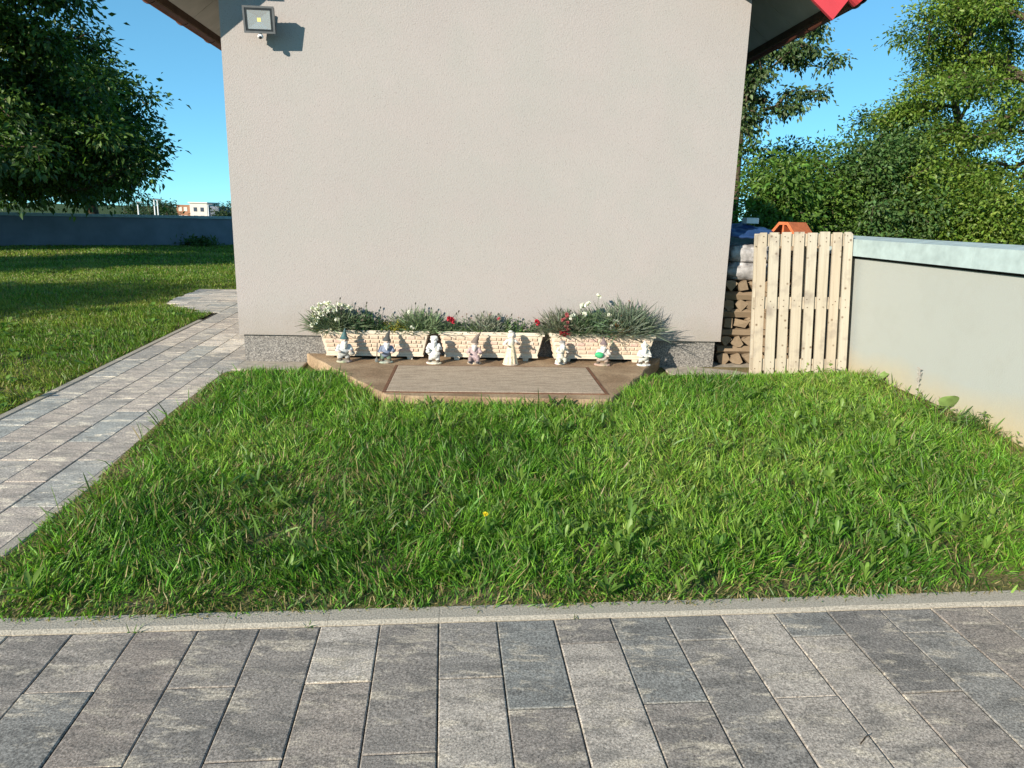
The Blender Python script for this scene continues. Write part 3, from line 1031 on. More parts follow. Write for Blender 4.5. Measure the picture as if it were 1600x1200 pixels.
def plant(name, label, cat, lx, rx, kind, hgt, col, n, flowers=(), buds=(), seed=1, group=None, up=0.15, wid=0.0058, drp=0.16):
    """plant rooted in a planter at house-local lx, spread rx; flowers: (dx, dz, colour, dy)"""
    rng = np.random.default_rng(seed)
    n = int(n * 2.6); hgt *= 1.12
    zr = PZ + 0.205
    root = empty(name, M=HM @ Matrix.Translation((lx, -0.14, zr)))
    tag(root, label, cat, group)
    ry = min(rx, 0.06)
    P = np.stack([rng.uniform(-rx * 0.75, rx * 0.75, n), rng.uniform(-ry, ry, n), np.full(n, 0.0)], 1)
    D = rand_dirs(n, max(up, 0.22), rng)
    D[:, 0] += P[:, 0] / max(rx, 0.01) * 0.32; D = norm(D)
    n0 = n
    C = vary(tuple(c * 1.25 for c in col), n, rng, 0.25, 0.06)
    if kind == "spiky":
        st = rng.uniform(0, 0.68, n)[:, None] * hgt
        P2 = P + D * st
        parts = [blades(P2, norm(D + rng.normal(0, 0.25, (n, 3))), rng.uniform(0.22, 0.48, n) * hgt, np.full(n, wid), rng.uniform(0, drp, n), C, rng)]
    else:
        ns = max(6, n // 22)
        T = P[:ns] + D[:ns] * hgt * rng.uniform(0.55, 1.0, (ns, 1))
        k = rng.integers(0, ns, n); t = rng.uniform(0.25, 1.0, n)[:, None]
        Q = P[k] * (1 - t) + T[k] * t + rng.normal(0, 0.006, (n, 3))
        A = norm(rng.normal(size=(n, 3)) + np.array([0, 0, 0.6]) + D[k] * 0.6)
        parts = [leaves(Q, A, rng.normal(size=(n, 3)) + np.array([0, 0, 1.0]), rng.uniform(0.012, 0.024, n), rng.uniform(0.006, 0.011, n), C)]
        parts.append(blades(P[:ns], D[:ns], np.linalg.norm(T - P[:ns], axis=1), np.full(ns, 0.003), np.zeros(ns), vary((0.08, 0.09, 0.04), ns, rng), rng))
    me = np_mesh("foliage", *join(parts))
    link("foliage", me, M["plant"], root)
    for i, (dx, dz, colr, dy) in enumerate(flowers):
        s0 = Vector((dx * 0.6, 0, 0.02)); s1 = Vector((dx, dy - 0.022, dz * 1.14 + 0.006))
        st_ = build("stem", MB().tube([s0, s0.lerp(s1, 0.5) + Vector((0.004, -0.004, 0.004)), s1], 0.0016, 5), STEM, root)
        o = link("flower", FL[colr], None, root); o.location = s1
        o.rotation_euler = (rng.uniform(0.4, 1.2), rng.uniform(-0.5, 0.5), rng.uniform(0, 6)); sc = rng.uniform(0.95, 1.4); o.scale = (sc, sc, sc)
    for dx, dz, dy in buds:
        s0 = Vector((dx * 0.4, 0, 0.02)); s1 = Vector((dx, dy, dz))
        build("stem", MB().tube([s0, s0.lerp(s1, 0.55) + Vector((-0.006, 0, 0.004)), s1], 0.0016, 5), STEM, root)
        o = link("bud", bud_me, None, root); o.location = s1; o.rotation_euler = (0.2, 0.25, 0)
    return root


GG = (0.105, 0.135, 0.095)      # grey green
plant("carnation_plant", "grey green carnation with white blooms spilling over the planter's end by the path", "carnation", 0.80, 0.15, "spiky", 0.24, (0.105, 0.135, 0.075), 620,
      [(-0.17, 0.12, "white", -0.03), (-0.13, 0.17, "white", -0.04), (-0.07, 0.20, "white", -0.02), (-0.14, 0.09, "white", -0.06), (-0.10, 0.14, "white", -0.07), (-0.02, 0.185, "white", -0.05), (0.01, 0.16, "white", -0.06), (-0.02, 0.03, "white", -0.10), (-0.19, 0.03, "pale", -0.04), (0.08, 0.19, "white", -0.02), (0.12, 0.18, "white", -0.03), (-0.15, 0.15, "white", -0.01), (-0.06, 0.165, "white", -0.07), (-0.17, 0.17, "white", -0.04), (-0.11, 0.20, "white", -0.05), (-0.04, 0.215, "white", -0.05), (0.05, 0.205, "white", -0.05), (-0.16, 0.06, "white", -0.08), (0.03, 0.10, "white", -0.09)],
      [(0.04, 0.28, 0.0), (0.07, 0.23, 0.0)], 11, "plants in the planters", 0.0)
plant("leafy_plant", "dark green bushy plant beside white carnations in the planter", "plant", 1.06, 0.13, "leafy", 0.19, (0.035, 0.075, 0.028), 900,
      [(-0.07, 0.16, "pale", -0.03), (-0.03, 0.10, "pale", -0.06)], [(0.0, 0.25, -0.02), (-0.01, 0.22, 0.01), (0.11, 0.21, 0.0), (-0.05, 0.20, 0.0)], 12, "plants in the planters")
plant("sedum_plant", "low yellow green sedum cushion between taller plants in the planter", "sedum", 1.285, 0.085, "leafy", 0.12, (0.21, 0.20, 0.030), 620, (), [(0.02, 0.13, 0.0)], 13, "plants in the planters")
plant("carnation_plant", "grey green spiky carnation with a single white bloom beside yellow sedum", "carnation", 1.49, 0.125, "spiky", 0.225, (0.12, 0.165, 0.085), 480,
      [(-0.07, 0.155, "white", -0.03), (-0.05, 0.055, "white", -0.09)], [(0.05, 0.24, 0.0), (0.10, 0.21, 0.0), (-0.03, 0.25, 0.0), (0.14, 0.18, 0.0)], 14, "plants in the planters", 0.25)
plant("carnation_plant", "small carnation with one large red bloom at the end of the middle planter", "carnation", 1.745, 0.05, "spiky", 0.14, (0.09, 0.13, 0.07), 110,
      [(0.0, 0.115, "red", -0.06), (0.015, 0.105, "red", -0.05)], [(0.075, 0.19, 0.0), (0.055, 0.17, 0.0)], 15, "plants in the planters", 0.2)
plant("leafy_plant", "small fresh green plant with pale tips in the middle planter", "plant", 1.885, 0.075, "leafy", 0.13, (0.09, 0.145, 0.05), 240, [(-0.03, 0.13, "pale", 0), (0.04, 0.12, "pale", 0), (0.0, 0.15, "pale", 0)], (), 16, "plants in the planters")
plant("carnation_plant", "thin upright grey carnation with pale pink buds in the middle planter", "carnation", 2.06, 0.12, "spiky", 0.19, (0.135, 0.15, 0.105), 230, [(0.02, 0.15, "pale", 0), (0.1, 0.12, "pink", -0.02)],
      [(-0.03, 0.19, 0.0), (0.03, 0.18, 0.0), (0.09, 0.17, 0.0), (-0.08, 0.16, 0.0)], 17, "plants in the planters", 0.45)
plant("leafy_plant", "bright green plant above the tall lady statuette in the middle planter", "plant", 2.265, 0.11, "leafy", 0.15, (0.065, 0.12, 0.035), 420, [(-0.04, 0.14, "pale", 0), (0.06, 0.13, "pale", 0)], [(0.0, 0.17, 0.0)], 18, "plants in the planters")
plant("carnation_plant", "single dark red carnation at the bare end of the middle planter", "carnation", 2.475, 0.045, "spiky", 0.11, (0.07, 0.10, 0.05), 90, [(0.0, 0.10, "red", -0.04)], (), 19, "plants in the planters", 0.2)
plant("carnation_plant", "dull green carnation with spikes of dark pink bloom hanging to the rim", "carnation", 2.72, 0.13, "spiky", 0.235, (0.105, 0.115, 0.075), 560,
      [(0.0, 0.17, "pink", -0.06), (0.01, 0.15, "pink", -0.07), (-0.02, 0.13, "pink", -0.08), (0.01, 0.11, "pink", -0.08), (-0.04, 0.125, "pink", -0.07), (0.0, 0.08, "pink", -0.09), (0.015, 0.06, "pink", -0.1), (-0.02, 0.03, "pink", -0.10), (0.0, 0.025, "red", -0.1), (-0.03, 0.035, "red", -0.1), (0.035, 0.03, "pink", -0.1), (0.05, 0.15, "white", -0.07)],
      [(-0.10, 0.16, 0.0), (-0.04, 0.22, 0.0), (0.04, 0.21, 0.0)], 20, "plants in the planters", 0.05)
plant("carnation_plant", "grey green carnation with tall white blooms beside the dark pink ones", "carnation", 2.93, 0.13, "spiky", 0.25, (0.085, 0.135, 0.065), 620,
      [(-0.02, 0.245, "white", -0.03), (-0.07, 0.225, "white", -0.03), (0.06, 0.30, "white", -0.02), (-0.06, 0.17, "white", -0.06), (0.15, 0.165, "white", -0.07)],
      [(0.10, 0.26, 0.0), (-0.05, 0.25, 0.0)], 21, "plants in the planters", 0.1)
plant("dried_plant", "orange brown dried tuft among the grey carnations of the crowded planter", "plant", 3.16, 0.07, "spiky", 0.19, (0.26, 0.14, 0.06), 170, (), (), 22, "plants in the planters", 0.2)
plant("carnation_plant", "large blue grey carnation clump spreading past the planter's far end", "carnation", 3.235, 0.135, "spiky", 0.315, (0.115, 0.145, 0.10), 950,
      [(-0.10, 0.115, "white", -0.08), (-0.13, 0.085, "white", -0.09), (-0.05, 0.055, "white", -0.09), (0.05, 0.02, "white", -0.1), (0.02, 0.27, "pale", 0.0), (0.10, 0.12, "pale", -0.06)],
      [(0.12, 0.24, 0.0), (0.18, 0.19, 0.0), (0.03, 0.29, 0.0), (0.21, 0.12, 0.0)], 23, "plants in the planters", 0.0)


# ------------------------------------------------------------------ statuettes on the step
def remesh(mb, vox):
    me = mb.mesh("tmp"); o = bpy.data.objects.new("tmp", me); COL.objects.link(o)
    md = o.modifiers.new("r", 'REMESH'); md.mode = 'VOXEL'; md.voxel_size = vox; md.use_smooth_shade = True
    sm = o.modifiers.new("s", 'SMOOTH'); sm.factor = 0.4; sm.iterations = 2
    dg = bpy.context.evaluated_depsgraph_get()
    out = bpy.data.meshes.new_from_object(o.evaluated_get(dg))
    bpy.data.objects.remove(o); bpy.data.meshes.remove(me)
    return out


def figure_part(name, prims, parent, vox=0.0036):
    """prims: (kind, args, colour); one continuous mesh, coloured by the nearest primitive"""
    mb = MB(); cen = []
    for kind, a, col in prims:
        if kind == "c":
            p0, r0, p1, r1 = a; mb.capsule(p0, r0, p1, r1)
            for t in np.linspace(0, 1, 9): cen.append((np.array(p0) * (1 - t) + np.array(p1) * t, r0 * (1 - t) + r1 * t, col))
        else:
            c_, r_ = a; mb.ellipsoid(c_, r_); cen.append((np.array(c_), float(np.mean(r_)), col))
            for k in range(3):
                for s in (-0.6, 0.6):
                    q = np.array(c_, float); q[k] += s * max(0, r_[k] - min(r_)); cen.append((q, float(min(r_)), col))
    me = remesh(mb, vox)
    n = len(me.vertices); co = np.zeros(n * 3, np.float32); me.vertices.foreach_get("co", co); co = co.reshape(-1, 3)
    best = np.full(n, 1e9); C = np.zeros((n, 3))
    for c_, r_, col in cen:
        d = np.linalg.norm(co - c_, axis=1) - r_
        k = d < best; best[k] = d[k]; C[k] = col
    at = me.color_attributes.new("Col", 'FLOAT_COLOR', 'POINT')
    c4 = np.ones((n, 4), np.float32); c4[:, :3] = C; at.data.foreach_set("color", c4.ravel())
    me.name = name
    me.materials.clear()
    return link(name, me, M["statue"], parent, True)


WHT = (0.70, 0.69, 0.64); CRM = (0.70, 0.62, 0.42); SKN = (0.62, 0.47, 0.38); DRK = (0.05, 0.055, 0.06)


def gnome(lx, ly, Hh, label, hat_col, coat, trousers, beard, base_col, hat_tip=(0.01, 0.02), hat_h=0.34, lean=0.0, seat=False, rz=0.0, arms=((0.6, -0.5), (0.6, -0.5)), extra=None, face=SKN, hat=True, wide=1.0):
    """generic garden gnome, about Hh tall; arms = per side (forward, down)"""
    root = empty("garden_gnome", M=HM @ Matrix.Translation((lx, ly, PZ)) @ Matrix.Rotation(rz, 4, 'Z'))
    tag(root, label, "garden gnome", "statuettes lined up on the step")
    u = Hh
    top = 0.72 if hat else 0.90                       # head centre height factor
    hz = (0.66 if hat else 0.80) * u
    zb = 0.05 * u
    k = wide
    fy = -1                                           # faces -y (the yard)
    hx, hy = lean * 0.3 * u, fy * abs(lean) * 0.5 * u
    sh = hz - 0.15 * u                                # shoulder height
    hip = 0.27 * u if not seat else 0.17 * u
    pr = []
    for s in (-1, 1):
        fx = s * 0.085 * u * k
        if seat:
            knee = (s * 0.10 * u, fy * 0.15 * u, 0.20 * u)
            pr.append(("c", ((s * 0.06 * u, 0, hip), 0.070 * u, knee, 0.058 * u), trousers))
            pr.append(("c", (knee, 0.055 * u, (s * 0.10 * u, fy * 0.16 * u, zb + 0.04 * u), 0.045 * u), trousers))
            pr.append(("e", ((s * 0.10 * u, fy * 0.20 * u, zb + 0.025 * u), (0.045 * u, 0.075 * u, 0.035 * u)), DRK))
        else:
            pr.append(("c", ((s * 0.06 * u * k, 0, hip), 0.078 * u, (fx, 0, zb + 0.07 * u), 0.055 * u), trousers))
            pr.append(("e", ((fx * 1.1, fy * 0.045 * u, zb + 0.03 * u), (0.05 * u, 0.085 * u, 0.04 * u)), (0.10, 0.08, 0.06)))
    pr.append(("c", ((0, 0, hip + 0.02 * u), 0.125 * u * k, (hx * 0.7, hy * 0.6, sh - 0.02 * u), 0.095 * u), coat))
    pr.append(("e", ((0, fy * 0.03 * u, hip + 0.07 * u), (0.15 * u * k, 0.125 * u, 0.11 * u)), coat))
    pr.append(("c", ((hx * 0.8, hy * 0.7, sh), 0.05 * u, (hx, hy, hz - 0.04 * u), 0.05 * u), face))
    pr.append(("e", ((hx, hy, hz), (0.088 * u, 0.088 * u, 0.098 * u)), face))
    pr.append(("e", ((hx, hy + fy * 0.09 * u, hz - 0.012 * u), (0.024 * u, 0.03 * u, 0.024 * u)), tuple(min(1, c * 1.02) for c in face)))
    for s in (-1, 1):
        pr.append(("e", ((hx + s * 0.034 * u, hy + fy * 0.080 * u, hz + 0.016 * u), (0.012 * u, 0.012 * u, 0.012 * u)), DRK))
        pr.append(("e", ((hx + s * 0.09 * u, hy, hz - 0.005 * u), (0.02 * u, 0.025 * u, 0.035 * u)), face))
        f, d = arms[0 if s < 0 else 1]
        S = Vector((hx * 0.7 + s * 0.115 * u, hy * 0.6, sh - 0.02 * u))
        E_ = S + Vector((s * 0.06 * u, fy * 0.03 * u, -0.13 * u))
        Hn = E_ + Vector((-s * 0.05 * u, fy * 0.13 * u * f * 1.6, 0.13 * u * d * 0.6 + 0.03 * u))
        pr.append(("c", (tuple(S), 0.050 * u, tuple(E_), 0.042 * u), coat))
        pr.append(("c", (tuple(E_), 0.042 * u, tuple(Hn), 0.034 * u), coat))
        pr.append(("e", (tuple(Hn + Vector((0, fy * 0.02 * u, 0))), (0.034 * u, 0.04 * u, 0.034 * u)), face))
        for q in range(4):
            b0 = Hn + Vector(((q - 1.5) * 0.016 * u, fy * 0.045 * u, 0.01 * u))
            pr.append(("c", (tuple(b0), 0.011 * u, tuple(b0 + Vector((0, fy * 0.02 * u, -0.025 * u))), 0.009 * u), face))
        pr.append(("c", (tuple(Hn + Vector((-s * 0.03 * u, fy * 0.02 * u, 0.01 * u))), 0.011 * u, tuple(Hn + Vector((-s * 0.045 * u, fy * 0.04 * u, 0.02 * u))), 0.009 * u), face))
    if seat: pr.append(("e", ((0, 0.03 * u, zb + 0.05 * u), (0.15 * u, 0.11 * u, 0.10 * u)), base_col))
    root.scale = (1.32, 1.22, 1.06)
    figure_part("body", pr, root)
    if hat:
        tip = (hx + hat_tip[0], hy + hat_tip[1], hz + hat_h * u)
        mid = (hx + hat_tip[0] * 0.35, hy + hat_tip[1] * 0.35, hz + hat_h * u * 0.55)
        figure_part("hat", [("e", ((hx, hy + 0.01 * u, hz + 0.045 * u), (0.112 * u, 0.112 * u, 0.045 * u)), hat_col),
                            ("c", ((hx, hy + 0.01 * u, hz + 0.06 * u), 0.088 * u, mid, 0.05 * u), hat_col), ("c", (mid, 0.05 * u, tip, 0.014 * u), hat_col)], root)
    else:
        figure_part("hair", [("e", ((hx, hy + 0.015 * u, hz + 0.04 * u), (0.105 * u, 0.10 * u, 0.085 * u)), hat_col),
                             ("e", ((hx - 0.05 * u, hy - 0.02 * u, hz + 0.085 * u), (0.05 * u, 0.05 * u, 0.04 * u)), hat_col), ("e", ((hx + 0.055 * u, hy - 0.01 * u, hz + 0.075 * u), (0.045 * u, 0.05 * u, 0.045 * u)), hat_col)], root)
    if beard is not None:
        figure_part("beard", [("e", ((hx, hy + fy * 0.065 * u, hz - 0.065 * u), (0.082 * u, 0.045 * u, 0.055 * u)), beard),
                              ("c", ((hx, hy + fy * 0.085 * u, hz - 0.09 * u), 0.055 * u, (hx * 0.7, hy + fy * 0.115 * u, hz - 0.24 * u), 0.018 * u), beard),
                              ("c", ((hx - 0.035 * u, hy + fy * 0.08 * u, hz - 0.09 * u), 0.035 * u, (hx - 0.03 * u, hy + fy * 0.105 * u, hz - 0.19 * u), 0.014 * u), beard),
                              ("c", ((hx + 0.035 * u, hy + fy * 0.08 * u, hz - 0.09 * u), 0.035 * u, (hx + 0.03 * u, hy + fy * 0.105 * u, hz - 0.19 * u), 0.014 * u), beard)], root)
    pb_ = [("e", ((0, fy * 0.03 * u, zb * 0.5), (0.19 * u * k, 0.16 * u, 0.055 * u)), base_col)]
    for q in range(7):
        a = q * 0.9 + lx * 7
        pb_.append(("e", ((0.14 * u * math.cos(a) * k, fy * 0.03 * u + 0.12 * u * math.sin(a), 0.03 * u), (0.05 * u, 0.045 * u, 0.04 * u)), tuple(c * random.uniform(0.8, 1.1) for c in base_col)))
    o = figure_part("base", pb_, root)
    if extra: extra(root, u)
    return root


def staff(root, u):
    figure_part("spade", [("c", ((-0.22 * u, -0.12 * u, 0.07 * u), 0.016 * u, (-0.20 * u, -0.12 * u, 0.62 * u), 0.016 * u), (0.10, 0.10, 0.09)),
                          ("e", ((-0.22 * u, -0.12 * u, 0.10 * u), (0.05 * u, 0.018 * u, 0.08 * u)), (0.16, 0.17, 0.16))], root)


def basket(root, u):
    figure_part("sack", [("e", ((0.17 * u, -0.07 * u, 0.27 * u), (0.085 * u, 0.075 * u, 0.075 * u)), (0.45, 0.43, 0.38)), ("c", ((0.15 * u, -0.05 * u, 0.33 * u), 0.02 * u, (0.10 * u, -0.02 * u, 0.46 * u), 0.016 * u), (0.40, 0.38, 0.33))], root)


def drum(root, u):
    figure_part("drum", [("e", ((-0.09 * u, -0.19 * u, 0.37 * u), (0.12 * u, 0.065 * u, 0.10 * u)), (0.02, 0.42, 0.16))], root)
    figure_part("drum_rim", [("c", ((-0.20 * u, -0.235 * u, 0.33 * u), 0.014 * u, (0.03 * u, -0.24 * u, 0.40 * u), 0.014 * u), (0.04, 0.20, 0.12))], root)


def bundle(root, u):
    figure_part("bundle", [("e", ((-0.14 * u, -0.12 * u, 0.42 * u), (0.07 * u, 0.07 * u, 0.07 * u)), WHT), ("e", ((0.13 * u, -0.10 * u, 0.52 * u), (0.05 * u, 0.06 * u, 0.08 * u)), (0.6, 0.59, 0.55))], root)


GY = -0.345
gnome(0.895, GY, 0.262, "weathered grey garden gnome with dark teal pointed hat and a sack at its hip", (0.045, 0.12, 0.125), (0.52, 0.53, 0.52), (0.46, 0.46, 0.45), WHT, (0.40, 0.36, 0.29), (0.006, 0.0), 0.34, 0.05, False, 0.25, extra=basket)
gnome(1.232, GY - 0.005, 0.252, "stooping garden gnome in blue grey coat with a spade and dark grey hat", (0.07, 0.075, 0.07), (0.20, 0.24, 0.33), (0.14, 0.22, 0.15), (0.72, 0.72, 0.70), (0.42, 0.42, 0.34), (0.022, 0.05), 0.33, 0.10, False, 0.15, extra=staff)
gnome(1.628, GY - 0.02, 0.236, "all white weathered garden gnome with thick curly hair holding a bundle", WHT, WHT, (0.66, 0.65, 0.60), WHT, (0.68, 0.62, 0.50), hat=False, rz=-0.1, extra=bundle, face=(0.68, 0.66, 0.61), wide=1.15)
gnome(1.957, GY, 0.238, "sitting garden gnome in dusky pink robe with brown pointed hat leaning back", (0.17, 0.13, 0.11), (0.42, 0.31, 0.31), (0.30, 0.22, 0.22), (0.62, 0.58, 0.55), (0.52, 0.42, 0.37), (0.035, 0.03), 0.36, 0.0, True, -0.1)
gnome(2.668, GY + 0.03, 0.205, "small cream garden gnome with bald grey head kneeling on a white base", (0.30, 0.28, 0.27), (0.68, 0.64, 0.52), (0.60, 0.58, 0.48), WHT, (0.70, 0.66, 0.56), hat=False, seat=True, rz=0.45, face=(0.58, 0.55, 0.52), lean=0.12)
gnome(3.022, GY, 0.242, "garden gnome with plum brown cap holding a bright green drum", (0.20, 0.145, 0.15), (0.58, 0.53, 0.48), (0.42, 0.31, 0.25), (0.70, 0.68, 0.64), (0.45, 0.34, 0.26), (-0.004, 0.01), 0.25, 0.03, False, -0.2, extra=drum, wide=1.2)
gnome(3.372, GY + 0.015, 0.232, "plain white garden gnome with round cap standing at the step's corner", (0.68, 0.66, 0.60), (0.70, 0.68, 0.61), (0.66, 0.64, 0.58), WHT, (0.70, 0.67, 0.60), (0.0, 0.0), 0.20, 0.0, False, 0.1, face=(0.66, 0.63, 0.57), wide=1.1)

# tall lady statuette in a long dress
root = empty("lady_statuette", M=HM @ Matrix.Translation((2.255, GY - 0.02, PZ)) @ Matrix.Rotation(0.15, 4, 'Z') @ Matrix.Diagonal((1.15, 1.1, 1.0, 1.0)))
tag(root, "tall statuette of a lady in a long pale yellow dress", "statuette", "statuettes lined up on the step")
u = 0.285
pr = [("c", ((0, 0, 0.06 * u), 0.165 * u, (0, 0, 0.30 * u), 0.14 * u), CRM), ("c", ((0, 0, 0.30 * u), 0.135 * u, (0, 0, 0.56 * u), 0.085 * u), CRM),
      ("c", ((0, 0, 0.56 * u), 0.08 * u, (0, 0, 0.70 * u), 0.088 * u), (0.66, 0.62, 0.50)), ("c", ((0, 0, 0.72 * u), 0.04 * u, (0.005, -0.004, 0.80 * u), 0.04 * u), SKN),
      ("e", ((0.006, -0.006, 0.86 * u), (0.068 * u, 0.072 * u, 0.085 * u)), (0.68, 0.60, 0.52)), ("e", ((0.006, -0.028, 0.855 * u), (0.013 * u, 0.018 * u, 0.016 * u)), SKN)]
for s in (-1, 1):
    S = Vector((s * 0.10 * u, 0, 0.69 * u)); E_ = Vector((s * 0.19 * u, -0.02 * u, 0.60 * u)); Hn = Vector((s * 0.10 * u, -0.13 * u, (0.66 if s > 0 else 0.56) * u))
    pr += [("c", (tuple(S), 0.05 * u, tuple(E_), 0.036 * u), (0.70, 0.68, 0.62)), ("c", (tuple(E_), 0.034 * u, tuple(Hn), 0.024 * u), SKN), ("e", (tuple(Hn), (0.028 * u, 0.03 * u, 0.028 * u)), SKN)]
    pr.append(("e", ((0.006 + s * 0.007, -0.024, 0.875 * u), (0.008 * u, 0.008 * u, 0.008 * u)), DRK))
    for q in range(4): pr.append(("c", (tuple(Hn + Vector(((q - 1.5) * 0.012 * u, -0.02 * u, 0))), 0.009 * u, tuple(Hn + Vector(((q - 1.5) * 0.012 * u, -0.045 * u, -0.012 * u))), 0.007 * u), SKN))
for q in range(11):                                       # folds of the skirt
    a = q * 2 * math.pi / 11
    pr.append(("c", ((0.165 * u * math.cos(a), 0.165 * u * math.sin(a), 0.05 * u), 0.028 * u, (0.09 * u * math.cos(a), 0.09 * u * math.sin(a), 0.48 * u), 0.018 * u), CRM if q % 3 else (0.66, 0.50, 0.36)))
figure_part("body", pr, root)
figure_part("hair", [("e", ((0.006, 0.010 * 1, 0.89 * u), (0.085 * u, 0.08 * u, 0.075 * u)), (0.66, 0.64, 0.56)), ("e", ((-0.05 * u, 0.0, 0.83 * u), (0.045 * u, 0.05 * u, 0.07 * u)), (0.66, 0.64, 0.56)), ("e", ((0.08 * u, 0.0, 0.83 * u), (0.045 * u, 0.05 * u, 0.07 * u)), (0.66, 0.64, 0.56)), ("e", ((-0.02 * u, 0.0, 0.96 * u), (0.06 * u, 0.05 * u, 0.04 * u)), (0.66, 0.64, 0.56))], root)
figure_part("base", [("e", ((0, 0, 0.02 * u), (0.22 * u, 0.20 * u, 0.045 * u)), (0.66, 0.55, 0.44))], root)

# ------------------------------------------------------------------ pallet leaning by the wall
PMAT = HM @ Matrix.Translation((4.315, -0.335, 0.012)) @ Matrix.Rotation(math.radians(-5.5), 4, 'Z') @ Matrix.Rotation(math.radians(-1.6), 4, 'Y') @ Matrix.Rotation(math.radians(-6.5), 4, 'X')
pal = empty("wooden_pallet", M=PMAT)
tag(pal, "pale wooden pallet stood on end between the firewood and garden wall", "pallet")
PW, PH = 0.775, 1.205
bw = [0.072, 0.078, 0.074, 0.080, 0.076, 0.078, 0.072, 0.068]
gap = (PW - sum(bw)) / 7
x = 0.0
for i, w in enumerate(bw):
    b0, b1 = random.uniform(-0.0, 0.012), PH - random.uniform(0.0, 0.012)
    if i in (0, 7):
        s_ = 1 if i == 0 else -1
        q = [(0, b0), (w, b0), (w, b1 - (0 if i == 0 else 0.02)), (w - (0 if i == 0 else 0.02), b1), (0 + (0.02 if i == 0 else 0), b1), (0, b1 - (0.02 if i == 0 else 0))]
    else:
        q = [(0, b0), (w, b0), (w, b1), (0, b1)]
    mb = MB().prism(q, 0.0, 0.020)
    o = build("slat", mb, M["pallet"], pal)
    o.location = (x, random.uniform(-0.002, 0.002), 0); o.rotation_euler = (0, random.uniform(-0.004, 0.004), 0)
    x += w + gap
for z0, wz in ((0.045, 0.10), (0.565, 0.10), (1.085, 0.10)):
    mb = MB().box(0.004, PW - 0.004, 0.0225, 0.042, z0, z0 + wz)
    build("cross_board", mb, M["pallet"], pal)
    for xx in (0.006, PW / 2 - 0.05, PW - 0.106):
        mb = MB().box(xx, xx + 0.10, 0.0425, 0.108, z0 + 0.003, z0 + wz - 0.003)
        build("block", mb, M["pallet"], pal)
for xx in (0.006, PW / 2 - 0.05, PW - 0.106):
    mb = MB().box(xx - 0.002, xx + 0.098, 0.1085, 0.128, 0.01, PH - 0.01)
    build("runner", mb, M["pallet"], pal)
nail = MB().tube([(0, 0, 0), (0, -0.0015, 0)], 0.0042, 8).mesh("nail"); nail.materials.append(M["timber"])
x = 0.0
for i, w in enumerate(bw):
    for z0 in (0.07, 0.12, 0.59, 0.64, 1.11, 1.16):
        o = link("nail", nail, None, pal); o.location = (x + w * random.uniform(0.2, 0.8), -0.003, z0 + random.uniform(-0.012, 0.012))
    x += w + gap

# ------------------------------------------------------------------ firewood between house and wall
def log_mesh(L, r, seed, kind):
    rr = random.Random(seed)
    n = 7
    poly = []
    a0 = rr.uniform(0, 6.28)
    if kind == "wedge":
        poly.append((0.0 + rr.uniform(-.1, .1) * r, -0.75 * r))
        for k in range(5):
            a = math.radians(25 + k * 32.5)
            poly.append((r * 1.05 * math.cos(a) * rr.uniform(0.9, 1.1), r * 0.8 * math.sin(a) * rr.uniform(0.9, 1.1)))
    else:
        n = rr.choice((4, 5, 5, 6))
        for k in range(n):
            a = a0 + 2 * math.pi * (k + rr.uniform(-0.2, 0.2)) / n
            poly.append((r * 1.08 * math.cos(a) * rr.uniform(0.8, 1.15), r * 0.95 * math.sin(a) * rr.uniform(0.8, 1.1)))
    vs = []; fs = []
    N = len(poly); segs = 4
    for s in range(segs + 1):
        y = -L / 2 + L * s / segs
        ox, oz = rr.uniform(-.06, .06) * r, rr.uniform(-.06, .06) * r
        if s in (0,): y += 0.0
        for (u_, w_) in poly: vs.append((u_ + ox, y + (rr.uniform(-.008, .008) if s in (0, segs) else 0), w_ + oz))
    for s in range(segs):
        for k in range(N):
            j = (k + 1) % N
            fs.append((s * N + k, (s + 1) * N + k, (s + 1) * N + j, s * N + j))
    fs.append(tuple(range(N))); fs.append(tuple(segs * N + k for k in reversed(range(N))))
    me = MB().add(vs, fs).mesh("firewood_log")
    me.materials.append(M["bark"] if kind != "wedge" else M["log_end"])
    return me


